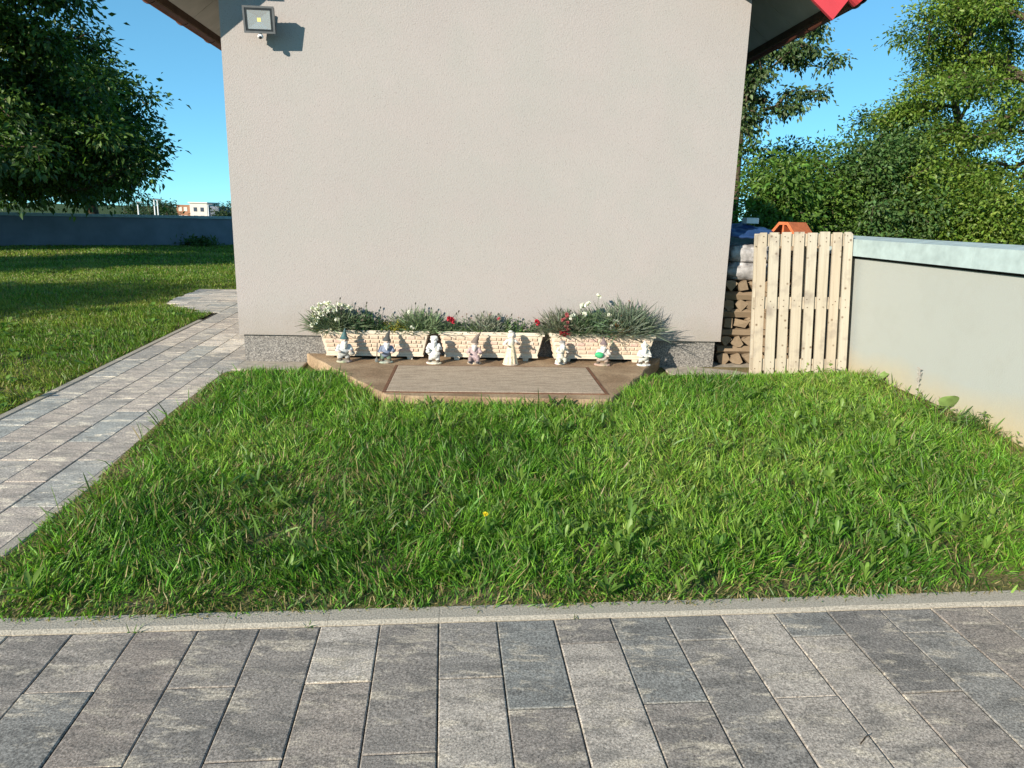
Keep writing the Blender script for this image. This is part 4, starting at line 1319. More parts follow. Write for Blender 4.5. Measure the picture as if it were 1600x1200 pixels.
z = 0.014
layer = 0
x0, x1 = 4.165, 5.06
rr = random.Random(5)
cnt = 0
FRONT = 0.13
while z < 0.70:
    if layer % 2 == 0:      # logs seen end on
        r = 0.062
        x = x0 + r
        k = 0
        ordn = ['lowest', 'second', 'third', 'fourth', 'fifth', 'sixth', 'seventh', 'eighth', 'ninth', 'tenth', 'eleventh', 'twelfth'][layer]
        while x < x1 - r * 0.5:
            me = log_mesh(0.36, r * rr.uniform(0.9, 1.05), 100 + layer * 20 + k, "wedge" if rr.random() < 0.6 else "round")
            o = link("firewood_log", me)
            flip = (k % 2 == 1)
            o.matrix_world = HM @ Matrix.Translation((x, FRONT + 0.18 + rr.uniform(-0.015, 0.02), z + r * 0.82)) @ Matrix.Rotation(math.pi if flip else 0.0, 4, 'Y') @ Matrix.Rotation(rr.uniform(-0.15, 0.15), 4, 'Y')
            where = "beside the house corner" if x < 4.5 else "behind the pallet"
            tag(o, "split log, cut end outward, in the " + ordn + " firewood layer " + where, "log", "stacked firewood, cut ends " + where)
            x += r * rr.uniform(1.75, 1.95); k += 1
        z += 0.098
    else:                   # logs lying across
        ordn = ['lowest', 'second', 'third', 'fourth', 'fifth', 'sixth', 'seventh', 'eighth', 'ninth', 'tenth', 'eleventh', 'twelfth'][layer]
        for row in range(3):
            me = log_mesh(0.44, 0.040, 300 + layer * 20 + row, "round")
            for hh, xc in enumerate((x0 + 0.22, x0 + 0.675)):
                o = link("firewood_log", me)
                o.matrix_world = HM @ Matrix.Translation((xc, FRONT + 0.045 + row * 0.125 + rr.uniform(-0.01, 0.01), z + 0.032)) @ Matrix.Rotation(math.pi / 2 + rr.uniform(-0.04, 0.04), 4, 'Z') @ Matrix.Rotation(rr.uniform(0, 6), 4, 'Y')
                where = "beside the house corner" if hh == 0 else "behind the pallet"
                tag(o, "log laid crosswise in the " + ordn + " firewood layer " + where, "log", "stacked firewood, cross layers " + where)
        z += 0.066
    layer += 1
ztop = z
# crumpled plastic sacks on the logs
def sack(lx, ly, z0, sx, sy, sz, label, seed, mat):
    rng = np.random.default_rng(seed)
    nu, nv = 36, 20
    vs = []; fs = []
    for i in range(nv + 1):
        th = math.pi * i / nv
        for k in range(nu):
            ph = 2 * math.pi * k / nu
            d = np.array([math.sin(th) * math.cos(ph), math.sin(th) * math.sin(ph), math.cos(th)])
            e = np.sign(d) * np.abs(d) ** 0.55
            f = 1 + 0.24 * (float(vnoise(e[0] * 5 + seed, e[1] * 5 + e[2] * 6, seed)) - 0.5) + 0.14 * (float(vnoise(e[0] * 13, e[2] * 15 + e[1] * 9, seed + 1)) - 0.5)
            vs.append((e[0] * sx / 2 * f, e[1] * sy / 2 * f, sz / 2 + e[2] * sz / 2 * (f if e[2] > 0 else 1.0)))
    for i in range(nv):
        for k in range(nu):
            j = (k + 1) % nu
            fs.append((i * nu + k, (i + 1) * nu + k, (i + 1) * nu + j, i * nu + j))
    o = build("plastic_sack", MB().add(vs, fs), mat, None, True)
    o.matrix_world = HM @ Matrix.Translation((lx, ly, z0))
    tag(o, label, "sack", "sacks on the firewood")
    return o


sack(4.40, FRONT + 0.17, ztop - 0.002, 0.44, 0.36, 0.165, "crumpled white plastic sack lying directly on the firewood", 3, M["sack"])
sack(4.41, FRONT + 0.18, ztop + 0.155, 0.42, 0.34, 0.165, "crumpled grey plastic sack lying on top of another sack", 4, M["sack"])
# crate of logs behind the pallet that carries the clay block
for k in range(3):
    for j in range(4):
        me = log_mesh(0.42, 0.062, 700 + k * 7 + j, "round")
        o = link("firewood_log", me)
        o.matrix_world = HM @ Matrix.Translation((4.86 + 0.0, FRONT + 0.06 + j * 0.10, ztop + 0.055 + k * 0.108)) @ Matrix.Rotation(math.pi / 2, 4, 'Z') @ Matrix.Rotation(0.5 * j, 4, 'Y')
        tag(o, "firewood log in the %s row of the three under the clay block" % ["bottom", "middle", "top"][k], "log", "firewood under the clay block")
# blue tarpaulin folded over the sacks
nx_, ny_ = 26, 22
vs = []; fs = []
for j in range(ny_):
    for i in range(nx_):
        u_, w_ = i / (nx_ - 1), j / (ny_ - 1)
        x_ = 4.17 + 0.46 * u_; y_ = FRONT - 0.02 + 0.42 * w_
        zz_ = ztop + 0.335 + 0.10 * w_ + 0.05 * float(vnoise(u_ * 4, w_ * 4, 8)) + 0.03 * float(vnoise(u_ * 9, w_ * 9, 9))
        vs.append((x_, y_, zz_))
for j in range(ny_ - 1):
    for i in range(nx_ - 1):
        fs.append((j * nx_ + i, j * nx_ + i + 1, (j + 1) * nx_ + i + 1, (j + 1) * nx_ + i))
o = build("tarpaulin", MB().add(vs, fs), M["tarp"], None, True)
sd = o.modifiers.new("thick", 'SOLIDIFY'); sd.thickness = 0.02; sd.offset = 1
o.matrix_world = HM
tag(o, "dark blue folded tarpaulin on top of the sacks by the house", "tarpaulin")
mb = MB().bevbox(-0.06, 0.06, -0.04, 0.04, 0, 0.05, 0.004)
o = build("white_carton", mb, M["white_box"]); o.matrix_world = HM @ Matrix.Translation((4.46, FRONT + 0.30, ztop + 0.50)) @ Matrix.Rotation(0.15, 4, 'Z')
tag(o, "small white carton lying on the blue tarpaulin", "box")

# hollow clay block on the firewood
CZ = ztop + 0.055 + 2 * 0.108 + 0.05
cb = empty("clay_block", M=HM @ Matrix.Translation((4.80, FRONT + 0.18, CZ)) @ Matrix.Rotation(math.radians(33), 4, 'Z'))
tag(cb, "orange hollow clay roof block with sloping top above the pallet", "clay block")
# profile in (y,z), extruded along x; the open end faces -x
def shell(outer, inner, xa, xb):
    n = len(outer)
    vs = [(xa, y, z_) for y, z_ in outer] + [(xa, y, z_) for y, z_ in inner] + [(xb, y, z_) for y, z_ in outer] + [(xb, y, z_) for y, z_ in inner]
    fs = []
    for i in range(n):
        j = (i + 1) % n
        fs.append((i, n + i, n + j, j)); fs.append((2 * n + i, 2 * n + j, 3 * n + j, 3 * n + i))
        fs.append((i, j, 2 * n + j, 2 * n + i)); fs.append((n + i, 3 * n + i, 3 * n + j, n + j))
    return vs, fs
outer = [(-0.13, 0.0), (0.13, 0.0), (0.13, 0.10), (0.045, 0.20), (-0.045, 0.20), (-0.13, 0.10)]
inner = [(-0.105, 0.025), (0.105, 0.025), (0.105, 0.092), (0.035, 0.175), (-0.035, 0.175), (-0.105, 0.092)]
build("shell", MB().add(*shell(outer, inner, -0.14, 0.14)), M["clay"], cb)
mb = MB().box(-0.135, 0.135, -0.008, 0.008, 0.0255, 0.1745)
build("web", mb, M["clay"], cb)
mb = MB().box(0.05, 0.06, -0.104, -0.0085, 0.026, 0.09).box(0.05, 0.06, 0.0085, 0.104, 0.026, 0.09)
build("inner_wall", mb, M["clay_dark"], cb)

# ------------------------------------------------------------------ trees
def crown_points(lobes, n, rng, gap=0.42, gsc=1.0, shell=0.45):
    vol = np.array([l[3] * l[4] * l[5] for l in lobes]) ** 0.62; vol = vol / vol.sum()
    out = []
    tries = 0
    while len(out) < n and tries < n * 40:
        tries += 1
        l = lobes[rng.choice(len(lobes), p=vol)]
        d = rng.normal(size=3); d /= np.linalg.norm(d)
        r = rng.uniform(0, 1) ** shell
        p = np.array(l[:3]) + d * r * np.array(l[3:6])
        g_ = float(vnoise(p[0] * gsc + p[2] * gsc * 0.7, p[1] * gsc + p[2] * gsc * 1.3, 17))
        if g_ < gap and rng.uniform() < 0.85: continue
        out.append(p)
    return np.array(out)


def tree(name, label, cat, base, lobes, n_tips, per_tip, leaf, cols, seed, group=None, trunk_r=0.16, sig=0.28, gap=0.42, gsc=1.0, trunk_top=None, aspect=0.45, droop=0.4, cup=0.7, bark="tree_bark", minr=0.006):
    rng = np.random.default_rng(seed)
    bx, by, bz = base
    tips = crown_points(lobes, n_tips, rng, gap, gsc)
    cz = np.mean([l[2] for l in lobes]); cx = np.mean([l[0] for l in lobes]); cy_ = np.mean([l[1] for l in lobes])
    tt = trunk_top if trunk_top is not None else (bx * 0.6 + cx * 0.4, by * 0.6 + cy_ * 0.4, bz + (cz - bz) * 0.9)
    # skeleton: trunk nodes then tips, each joined to the nearest node already there
    nodes = []; par = []
    NT = 8
    wob = rng.normal(0, 0.03 * (tt[2] - bz), (NT, 2)); wob[0] = 0
    for k in range(NT):
        t = k / (NT - 1)
        nodes.append(np.array([bx + (tt[0] - bx) * t + wob[k, 0] * t, by + (tt[1] - by) * t + wob[k, 1] * t, bz + (tt[2] - bz) * t])); par.append(k - 1)
    start = np.array(tt)
    order = np.argsort(np.linalg.norm(tips - start, axis=1))
    arr = np.array(nodes)
    for q in order:
        p = tips[q]
        lo = 2
        d = np.linalg.norm(arr[lo:] - p, axis=1) + 0.35 * np.maximum(0, arr[lo:, 2] - p[2])
        j = lo + int(np.argmin(d))
        dist = np.linalg.norm(arr[j] - p)
        if dist > 0.9:                      # bend a long limb
            m_ = (arr[j] + p) / 2 + np.array([0, 0, 0.10 * dist]) + rng.normal(0, 0.06 * dist, 3)
            nodes.append(m_); par.append(j); j = len(nodes) - 1
        nodes.append(p); par.append(j)
        arr = np.array(nodes)
    n = len(nodes)
    cntd = np.zeros(n)
    for i in range(n - 1, 0, -1):
        if cntd[i] == 0: cntd[i] = 1
        cntd[par[i]] += cntd[i]
    rad = np.maximum(minr, trunk_r * np.sqrt(cntd / cntd[0]) * 0.95)
    root = empty(name, (bx, by, bz)); tag(root, label, cat, group)
    mb = MB()
    tp = [Vector(nodes[k]) - Vector((bx, by, bz)) for k in range(NT)]
    tr = [trunk_r * (1.25 if k == 0 else 1.0 - 0.45 * k / NT) for k in range(NT)]
    tp[0].z -= 0.12
    mb.tube(tp, tr, 10)
    build("trunk", mb, M[bark], root, True)
    limb = {}
    lid = list(range(n))
    for i in range(NT, n):
        if par[i] >= NT: lid[i] = lid[par[i]]
        mb = limb.setdefault(lid[i], MB())
        a = Vector(nodes[par[i]]) - Vector((bx, by, bz)); c_ = Vector(nodes[i]) - Vector((bx, by, bz))
        r1 = min(rad[par[i]], rad[i] * 1.5, trunk_r * 0.6)
        mb.tube([a, c_], [r1, rad[i]], 5 if rad[i] > 0.03 else 3, False)
    for k_ in limb: build("limb", limb[k_], M[bark], root, True)
    N = len(tips) * per_tip
    k = np.repeat(np.arange(len(tips)), per_tip)
    off = rng.normal(0, 1, (N, 3)) * np.array([1, 1, cup]) * sig
    P = tips[k] + off - np.array([bx, by, bz])
    A = norm(off / sig * 0.8 + rng.normal(0, 0.6, (N, 3)) + np.array([0, 0, -droop]))
    Nn = norm(rng.normal(0, 0.7, (N, 3)) + np.array([0, 0, 1.0]) + off / sig * 0.25)
    cc = np.array(cols)
    base_c = cc[rng.integers(0, len(cc), len(tips))][k]
    C = np.clip(base_c * (1 + rng.normal(0, 0.18, (N, 1))) * (1 + rng.normal(0, 0.07, (N, 3))), 0.004, 0.6)
    L = rng.uniform(0.5, 1.45, N) * leaf
    me = np_mesh("crown", *leaves(P, A, Nn, L, L * aspect, C, 0.2))
    link("crown", me, M["leaf"], root)
    return root


def boughs(cx, cy, env, n, rx, rz, seed, side=None):
    """flattened boughs set round a trunk; env = [(z, radius)], side = optional azimuth range"""
    rng = np.random.default_rng(seed)
    zs = np.array([e[0] for e in env]); rs = np.array([e[1] for e in env])
    out = []
    for i in range(n):
        z = zs[0] + (zs[-1] - zs[0]) * ((i + rng.uniform(0, 1)) / n)
        R_ = float(np.interp(z, zs, rs))
        az = rng.uniform(*side) if side else (i * 2.399 + rng.uniform(-0.4, 0.4))
        w = rng.uniform(rx[0], rx[1]); rr_ = max(0.0, R_ - w) * rng.uniform(0.55, 1.0)
        out.append((cx + rr_ * math.cos(az), cy + rr_ * math.sin(az), z, w, w * rng.uniform(0.8, 1.1), rng.uniform(rz[0], rz[1])))
    return out


def gr(y): return float(G(y)) - 0.02


DARKG = [(0.038, 0.085, 0.016), (0.062, 0.125, 0.022), (0.05, 0.105, 0.02), (0.095, 0.165, 0.03)]
OLIVE = [(0.13, 0.21, 0.028), (0.17, 0.255, 0.036), (0.095, 0.165, 0.024), (0.20, 0.285, 0.046)]
MIDG = [(0.10, 0.19, 0.030), (0.125, 0.21, 0.035), (0.08, 0.155, 0.024)]
GREYG = [(0.09, 0.14, 0.05), (0.13, 0.185, 0.07), (0.07, 0.115, 0.035)]

# big dark tree in front of the far boundary wall (trunk left of the picture)
wl_ = boughs(-13.6, 17.9, [(1.9, 3.6), (2.4, 4.9), (3.0, 4.4), (3.6, 3.4), (4.4, 3.5), (5.3, 4.5), (6.3, 4.3), (7.5, 3.6), (9.0, 1.8)], 34, (0.8, 1.35), (0.28, 0.48), 4)
wl_ += boughs(-13.6, 17.9, [(2.0, 4.6), (2.6, 5.2), (3.3, 4.2), (5.0, 4.4), (6.2, 4.5)], 12, (0.7, 1.1), (0.25, 0.40), 9, (-1.0, 0.6))
wl_ += [(-13.9, 18.2, 5.0, 1.8, 1.6, 2.6), (-14.2, 18.4, 2.8, 1.6, 1.4, 0.9), (-10.2, 18.2, 2.75, 1.1, 1.0, 0.38), (-9.8, 18.3, 2.15, 0.95, 0.9, 0.32), (-10.8, 18.3, 1.65, 1.2, 1.0, 0.30), (-11.6, 18.2, 2.3, 1.2, 1.0, 0.4), (-12.6, 18.2, 1.7, 1.3, 1.0, 0.35)]
tree("walnut_tree", "large dark leafy tree spreading over the side lawn before the boundary wall", "tree", (-14.2, 17.9, gr(17.9)), wl_,
     960, 85, 0.15, DARKG, 31, "trees on the side lawn", 0.28, 0.24, 0.30, 0.9, (-13.8, 17.9, 6.2), 0.5, 0.5)
# tree beyond the wall
tree("walnut_tree", "dark leafy tree with its trunk standing behind the boundary wall", "tree", (-14.8, 26.0, gr(26)),
     boughs(-15.4, 26.0, [(1.6, 2.2), (2.4, 3.2), (4.0, 3.0), (6.0, 2.4)], 18, (1.0, 1.6), (0.4, 0.6), 6) + [(-17.2, 26, 2.4, 2.2, 2.0, 1.2)],
     330, 95, 0.19, DARKG, 32, "trees on the side lawn", 0.20, 0.32, 0.30, 0.8, (-15.2, 26.0, 4.2), 0.5, 0.5)
# trees out of the picture to the left: they shade the lawn and the far wall
for i, (px, py, zc_, rad_, rz_) in enumerate([(-16.9, -2.7, 4.9, 1.5, 1.5), (-20.9, 1.8, 6.5, 1.9, 2.0), (-26.0, 8.6, 7.2, 3.0, 2.7), (-26.2, 6.2, 7.6, 2.0, 2.4)]):
    tree("garden_tree", ["small leafy tree whose shadow falls across the lawn by the path", "taller leafy tree whose shadow crosses the middle of the side lawn", "broad leafy tree that keeps the boundary wall in shade", "narrow leafy tree beside the broad one that shades the boundary wall"][i], "tree", (px, py, gr(py)),
         [(px, py, zc_, rad_, rad_, rz_), (px + 0.7, py + 0.4, zc_ - 0.8, rad_ * 0.7, rad_ * 0.7, rz_ * 0.6)], 240, 70, 0.26, DARKG, 40 + i, "trees on the side lawn", 0.16, 0.40, 0.3, 0.8)

FK = 1.42


def rtree(name, label, cat, base, lobes, n_tips, per_tip, leaf, cols, seed, group, trunk_r, sig, gap=0.4, gsc=1.0, *rest):
    """the greenery behind the garden wall, laid out at 13 m and set back by FK at the same apparent size"""
    k = FK
    b = (base[0] * k, base[1] * k, gr(base[1] * k))
    lb_ = [(l[0] * k, l[1] * k, 1.3 + (l[2] - 1.3) * k, l[3] * k, l[4] * k, l[5] * k) for l in lobes]
    rest = list(rest)
    if rest and rest[0] is not None: t_ = rest[0]; rest[0] = (t_[0] * k, t_[1] * k, 1.3 + (t_[2] - 1.3) * k)
    return tree(name, label, cat, b, lb_, n_tips, per_tip, leaf * 1.32, cols, seed, group, trunk_r * k, sig * k, gap, gsc / k, *rest)


# large light tree behind the garden wall, right
rtree("locust_tree", "large sunlit olive green tree with fine leaves behind the garden wall", "tree", (10.3, 14.6, gr(14.6)),
     boughs(9.95, 14.6, [(1.7, 2.0), (2.3, 2.6), (3.0, 3.2), (3.8, 3.35), (4.4, 3.45), (5.2, 2.9), (6.2, 2.6), (7.4, 1.2)], 44, (0.55, 1.0), (0.22, 0.42), 12) + boughs(9.95, 14.6, [(2.0, 2.4), (3.2, 3.3), (4.3, 3.4), (5.4, 2.6)], 18, (0.5, 0.8), (0.2, 0.34), 13, (2.5, 3.8)),
     900, 120, 0.075, OLIVE, 51, "trees behind the garden wall", 0.18, 0.14, 0.30, 1.0, (9.9, 14.6, 4.6), 0.5, 0.35)
# loose maple growing out behind the house corner
rtree("maple_tree", "loose branched tree with drooping leaves rising behind the house corner", "tree", (3.9, 13.6, gr(13.6)),
     [(4.05, 13.4, 3.9, 0.55, 0.7, 0.6), (4.65, 13.3, 4.1, 0.45, 0.4, 0.22), (5.25, 13.3, 3.95, 0.42, 0.25, 0.11), (5.0, 13.3, 3.45, 0.40, 0.25, 0.10), (4.55, 13.3, 3.2, 0.35, 0.25, 0.10), (3.95, 13.4, 2.9, 0.40, 0.5, 0.45), (4.95, 13.3, 4.5, 0.25, 0.25, 0.10), (3.4, 13.6, 4.2, 1.0, 1.1, 1.4)],
     280, 46, 0.085, GREYG, 52, "trees behind the garden wall", 0.13, 0.09, 0.42, 1.8, (4.0, 13.5, 3.6), 0.55, 0.9)
rtree("hedge_shrub", "bright green bush standing right behind the house corner", "shrub", (4.45, 12.6, gr(12.6)),
     [(4.35, 12.6, 1.7, 0.55, 0.6, 0.85), (4.4, 12.5, 0.9, 0.6, 0.6, 0.8)], 75, 90, 0.11, MIDG, 53, "bushes behind the garden wall", 0.04, 0.2, 0.25, 1.2)
HB = [
    (5.6, 13.4, "dense dark green bush behind the clay block", [(5.6, 13.4, 1.35, 0.85, 0.8, 1.1), (5.2, 13.3, 1.9, 0.5, 0.6, 0.6)], MIDG, 61, 95),
    (6.4, 12.9, "bush with feathery upright shoots behind the garden wall's coping", [(6.4, 12.9, 1.4, 0.9, 0.8, 1.1), (6.3, 12.9, 2.35, 0.55, 0.5, 0.42), (5.9, 12.9, 2.2, 0.3, 0.4, 0.4), (6.15, 12.9, 2.8, 0.10, 0.1, 0.35), (6.5, 12.9, 2.85, 0.10, 0.1, 0.30), (5.75, 12.9, 2.6, 0.08, 0.1, 0.30), (6.8, 12.9, 2.6, 0.12, 0.1, 0.30)], [(0.085, 0.16, 0.045), (0.11, 0.185, 0.05)], 62, 115),
    (7.3, 13.2, "rounded olive bush behind the garden wall", [(7.3, 13.2, 1.3, 0.95, 0.8, 1.1), (7.0, 13.1, 2.0, 0.5, 0.6, 0.55)], OLIVE, 63, 105),
    (8.4, 12.8, "wide light green bush with small white blossoms below the locust tree", [(8.4, 12.8, 1.0, 1.1, 0.8, 0.9), (8.0, 12.7, 1.5, 0.7, 0.6, 0.6)], OLIVE, 64, 105),
    (9.6, 12.6, "yellow green bush at the foot of the locust tree", [(9.6, 12.6, 1.0, 1.0, 0.8, 1.0), (9.9, 12.6, 1.7, 0.8, 0.7, 0.6)], OLIVE, 65, 95),
    (6.8, 15.4, "taller green thicket rising behind the olive bush", [(6.8, 15.4, 1.8, 1.5, 0.8, 1.2), (7.6, 15.4, 2.4, 0.8, 0.7, 0.6)], MIDG, 66, 110),
    (5.2, 15.0, "shaded green thicket behind the dense dark bush", [(5.2, 15.0, 1.5, 1.2, 0.8, 1.3)], DARKG, 67, 80),
    (8.8, 15.8, "tall dull green thicket filling the gap under the locust tree", [(8.8, 15.8, 1.6, 1.6, 0.8, 1.6), (7.9, 15.6, 2.5, 0.7, 0.6, 0.5)], MIDG, 68, 120)]
for px, py, lab, lobes, cols, sd_, nt_ in HB:
    rtree("hedge_shrub", lab, "shrub", (px, py, gr(py)), lobes, int(nt_ * 1.25), 115, 0.080, cols, sd_, "bushes behind the garden wall", 0.045, 0.16, 0.25, 1.3, None, 0.5, 0.2)
# blossoms on the bush under the locust
rng = np.random.default_rng(77)

# ------------------------------------------------------------------ the far town
def at_far(px_x, Y): return (px_x - 806.8) / 1157.0 * Y


fy_ = 240.0
tb_ = empty("apartment_block", (at_far(301, fy_), fy_, float(G(fy_)) - 0.1))
tag(tb_, "distant pale apartment block with brown end beyond the boundary wall", "building")
hb = 11.6
build("wall", MB().box(-1.0, 4.6, 0, 10, 0, hb), M["far_plaster"], tb_)
build("brick_wing", MB().box(-5.6, -1.05, 0.5, 10, 0, hb - 0.6), M["far_brick"], tb_)
build("roof_slab", MB().box(-1.4, 4.9, -0.4, 10.4, hb + 0.01, hb + 0.35), M["far_plaster"], tb_)
build("grey_wing", MB().box(4.65, 8.0, 0.8, 10, 0, hb - 0.8), M["far_wall"], tb_)
for fl_ in range(4):
    for xx in (-4.9, -3.2):
        build("window", MB().box(xx, xx + 1.1, 0.42, 0.49, 1.2 + fl_ * 2.6, 2.5 + fl_ * 2.6), M["far_plaster"], tb_)
    for xx in (0.2, 2.4):
        build("window", MB().box(xx, xx + 1.1, -0.08, -0.01, 1.2 + fl_ * 2.6, 2.5 + fl_ * 2.6), M["far_window"], tb_)
for i, (px_, Y_, top) in enumerate([(235, 200, 2.4), (250, 210, 2.6), (262, 220, 1.6), (345, 230, 1.6), (355, 215, 1.0), (268, 190, 1.0), (338, 190, 0.6), (220, 205, 2.0), (362, 240, 1.4), (380, 240, 2.0), (205, 230, 2.2)]):
    X_ = at_far(px_, Y_); z0 = float(G(Y_)) - 0.1; hh = top + 1.0 - z0
    tree("distant_tree", "far off dark tree on the skyline " + ("near the lamp posts" if px_ < 256 else "next to the brown end of the apartment block" if px_ < 300 else "past the grey end of the apartment block"), "tree", (X_, Y_, z0),
         [(X_, Y_, z0 + hh * 0.62, 2.2 + (i % 3) * 0.6, 2.2, hh * 0.38), (X_ + 0.8, Y_, z0 + hh * 0.45, 2.4, 2.0, hh * 0.3)], 40, 26, 0.8, [(0.03, 0.06, 0.022), (0.045, 0.075, 0.03)], 200 + i, "trees on the skyline", 0.25, 0.7, 0.2, 0.4)
for i, (px_, Y_) in enumerate([(241, 120), (246, 125), (215, 120), (325, 140)]):
    X_ = at_far(px_, Y_); z0 = float(G(Y_)) - 0.1
    o = empty("lamp_post", (X_, Y_, z0)); tag(o, "far off slim pale lamp post beyond the boundary wall", "lamp post", "lamp posts on the skyline")
    hp = (2.1 if i < 2 else 1.6) - z0
    build("pole", MB().tube([(0, 0, 0), (0, 0, hp)], [0.16, 0.10], 8), M["sensor"], o)
    build("lamp_head", MB().bevbox(-0.1, 0.9, -0.15, 0.15, hp - 0.05, hp + 0.1, 0.05), M["grey_metal"], o)


# ------------------------------------------------------------------ grass
def grass_field(name, label, X, Y, Z, hmin, hmax, w, cols, straw_p, seed, lean=0.35, dens=None, lv=(0.0, 0.45, 0.8), tp=(0.8, 1.0, 0.65), hsc=1.0):
    rng = np.random.default_rng(seed)
    n = len(X)
    P = np.stack([X, Y, Z], 1)
    clump = vnoise(X * 6.0, Y * 6.0, seed)
    tall = vnoise(X * 2.0, Y * 2.0, seed + 1)
    az = vnoise(X * 3.0, Y * 3.0, seed + 2) * 4 * np.pi + rng.normal(0, 1.1, n)
    ln = np.abs(rng.normal(lean, 0.28, n))
    D = norm(np.stack([np.cos(az) * ln, np.sin(az) * ln, np.ones(n)], 1))
    L = (hmin + (hmax - hmin) * (0.25 * clump + 0.35 * tall + 0.4 * rng.uniform(0, 1, n) ** 1.6)) * hsc
    W = w * rng.uniform(0.6, 1.35, n)
    droop = np.clip(rng.normal(0.28, 0.2, n), 0, 0.75)
    cc = np.array(cols)
    zone = vnoise(X * 1.3 + 5, Y * 1.3, seed + 3)
    idx = np.clip((zone * 0.7 + rng.uniform(0, 1, n) * 0.6 - 0.15) * len(cc), 0, len(cc) - 1).astype(int)
    C = cc[idx] * np.clip(1 + rng.normal(0, 0.30, (n, 1)), 0.3, 2) * (1 + rng.normal(0, 0.06, (n, 3)))
    s = rng.uniform(0, 1, n) < straw_p
    C[s] = np.array([0.30, 0.24, 0.11]) * (1 + rng.normal(0, 0.25, (int(s.sum()), 1)))
    C = np.clip(C, 0.004, 0.6)
    me = np_mesh(name, *blades(P, D, L, W, droop, C, rng, lv, tp))
    o = link(name, me, M["grass"])
    tag(o, label, "grass", kind="stuff")
    return o


GCOL = [(0.055, 0.150, 0.016), (0.098, 0.240, 0.024), (0.155, 0.330, 0.034), (0.225, 0.400, 0.050), (0.31, 0.44, 0.085)]


def in_front_bed(x, y):
    kx_, ky_ = to_local(x, y, KO, KA); px_, py_ = to_local(x, y, PO, PA); hx_, hy_ = to_local(x, y, HO, HA); wx_, wy_ = to_local(x, y, RW0, RWA)
    edge = 0.02 * (vnoise(x * 9, y * 9, 21) - 0.5)
    ok = (ky_ > 0.066 + 1.5 * edge) & (px_ > 0.055 + edge) & (wx_ < -0.01) & (hy_ < -0.40 + edge)
    # step
    e1 = (hx_ - P_BL[0]) * (P_FL[1] - P_BL[1]) - (hy_ - P_BL[1]) * (P_FL[0] - P_BL[0])
    inside = (hy_ > P_FL[1] - 0.03 + (hx_ - P_FL[0]) * (-0.039)) & (hx_ > P_BL[0] + (hy_ / P_FL[1]) * (P_FL[0] - P_BL[0]) - 0.02) & (hx_ < P_BR[0] + (hy_ / P_FR[1]) * (P_FR[0] - P_BR[0]) + 0.02)
    return ok & ~inside, kx_, ky_, px_, wx_, hy_


def scatter_front(n, seed):
    rng = np.random.default_rng(seed)
    x = rng.uniform(-2.35, 3.35, n); y = rng.uniform(2.0, 6.3, n)
    ok, kx_, ky_, px_, wx_, hy_ = in_front_bed(x, y)
    # worn earth: patches along the kerb, foot of the garden wall, far right corner
    p = np.ones(n)
    kb_ = vnoise(x * 3.2, y * 3.2, 31)
    p *= np.where((ky_ < 0.24) & (kb_ > 0.62), 0.7, 1.0)
    p *= np.where((ky_ < 0.32) & (x > 1.0) & (kb_ > 0.5), 0.75, 1.0)
    p *= np.where((wx_ > -0.16), 0.35, 1.0)
    p *= np.where((wx_ > -0.30) & (kb_ > 0.6), 0.35, 1.0)
    p *= np.where((x > 1.9) & (ky_ < 0.22), 0.45, 1.0)
    p *= np.where((px_ < 0.20) & (kb_ > 0.55), 0.5, 1.0)
    p *= 0.30 + 0.95 * vnoise(x * 6, y * 6, 33)
    keep = ok & (rng.uniform(0, 1, n) < p)
    return x[keep], y[keep], ky_[keep], px_[keep], wx_[keep]


def house_edge(x, y):
    return np.clip((-0.36 - to_local(x, y, HO, HA)[1]) / 0.35, 0.35, 1.0)


x, y, ky_, px_, wx_ = scatter_front(270000, 3)
edge = np.clip(np.minimum(np.minimum(ky_ - 0.06, px_ - 0.03) / 0.20, 1.0), 0.50, 1.0)
dull = np.exp(-(((x + 1.05) / 0.55) ** 2 + ((y - 3.35) / 0.45) ** 2))
edge = edge * (1 - 0.35 * dull) * house_edge(x, y)
strawp = np.clip(0.085 + 0.35 * np.exp(-(ky_ - 0.08) / 0.10) + 0.25 * np.exp(-(px_ - 0.06) / 0.12) + 0.25 * np.exp(wx_ / 0.12) + 0.25 * dull, 0, 0.7)
grass_field("lawn_grass", "long green grass filling the bed in front of the house", x, y, lawn_z(x, y) - 0.004, 0.035, 0.160, 0.0043, GCOL, strawp, 5, 0.58, hsc=edge)
# matted dry thatch and short shoots where the lawn meets the kerb, the path and the wall
x, y, ky_, px_, wx_ = scatter_front(120000, 14)
k = ((ky_ < 0.34) | (px_ < 0.22) | (wx_ > -0.24)) & (np.random.default_rng(2).uniform(0, 1, len(x)) < 0.9)
x, y, ky_, px_ = x[k], y[k], ky_[k], px_[k]
grass_field("dry_thatch", "matted straw coloured thatch and short shoots along the lawn's edges", x, y, lawn_z(x, y) - 0.003, 0.015, 0.055, 0.0036, [(0.10, 0.20, 0.03), (0.16, 0.24, 0.05), (0.26, 0.24, 0.10), (0.36, 0.30, 0.15)], 0.38, 15, 1.1, lv=(0.0, 0.6), tp=(0.9, 0.8))
# a scatter of longer, wider pale blades
x, y, ky_, px_, wx_ = scatter_front(9000, 8)
grass_field("tall_grass", "scattered longer pale grass blades standing out of the lawn", x, y, lawn_z(x, y) - 0.004, 0.08, 0.21, 0.0072, [(0.10, 0.20, 0.035), (0.13, 0.22, 0.05), (0.16, 0.24, 0.07)], 0.03, 6, 0.55, hsc=np.clip((ky_ - 0.05) / 0.4, 0.4, 1.0) * house_edge(x, y))


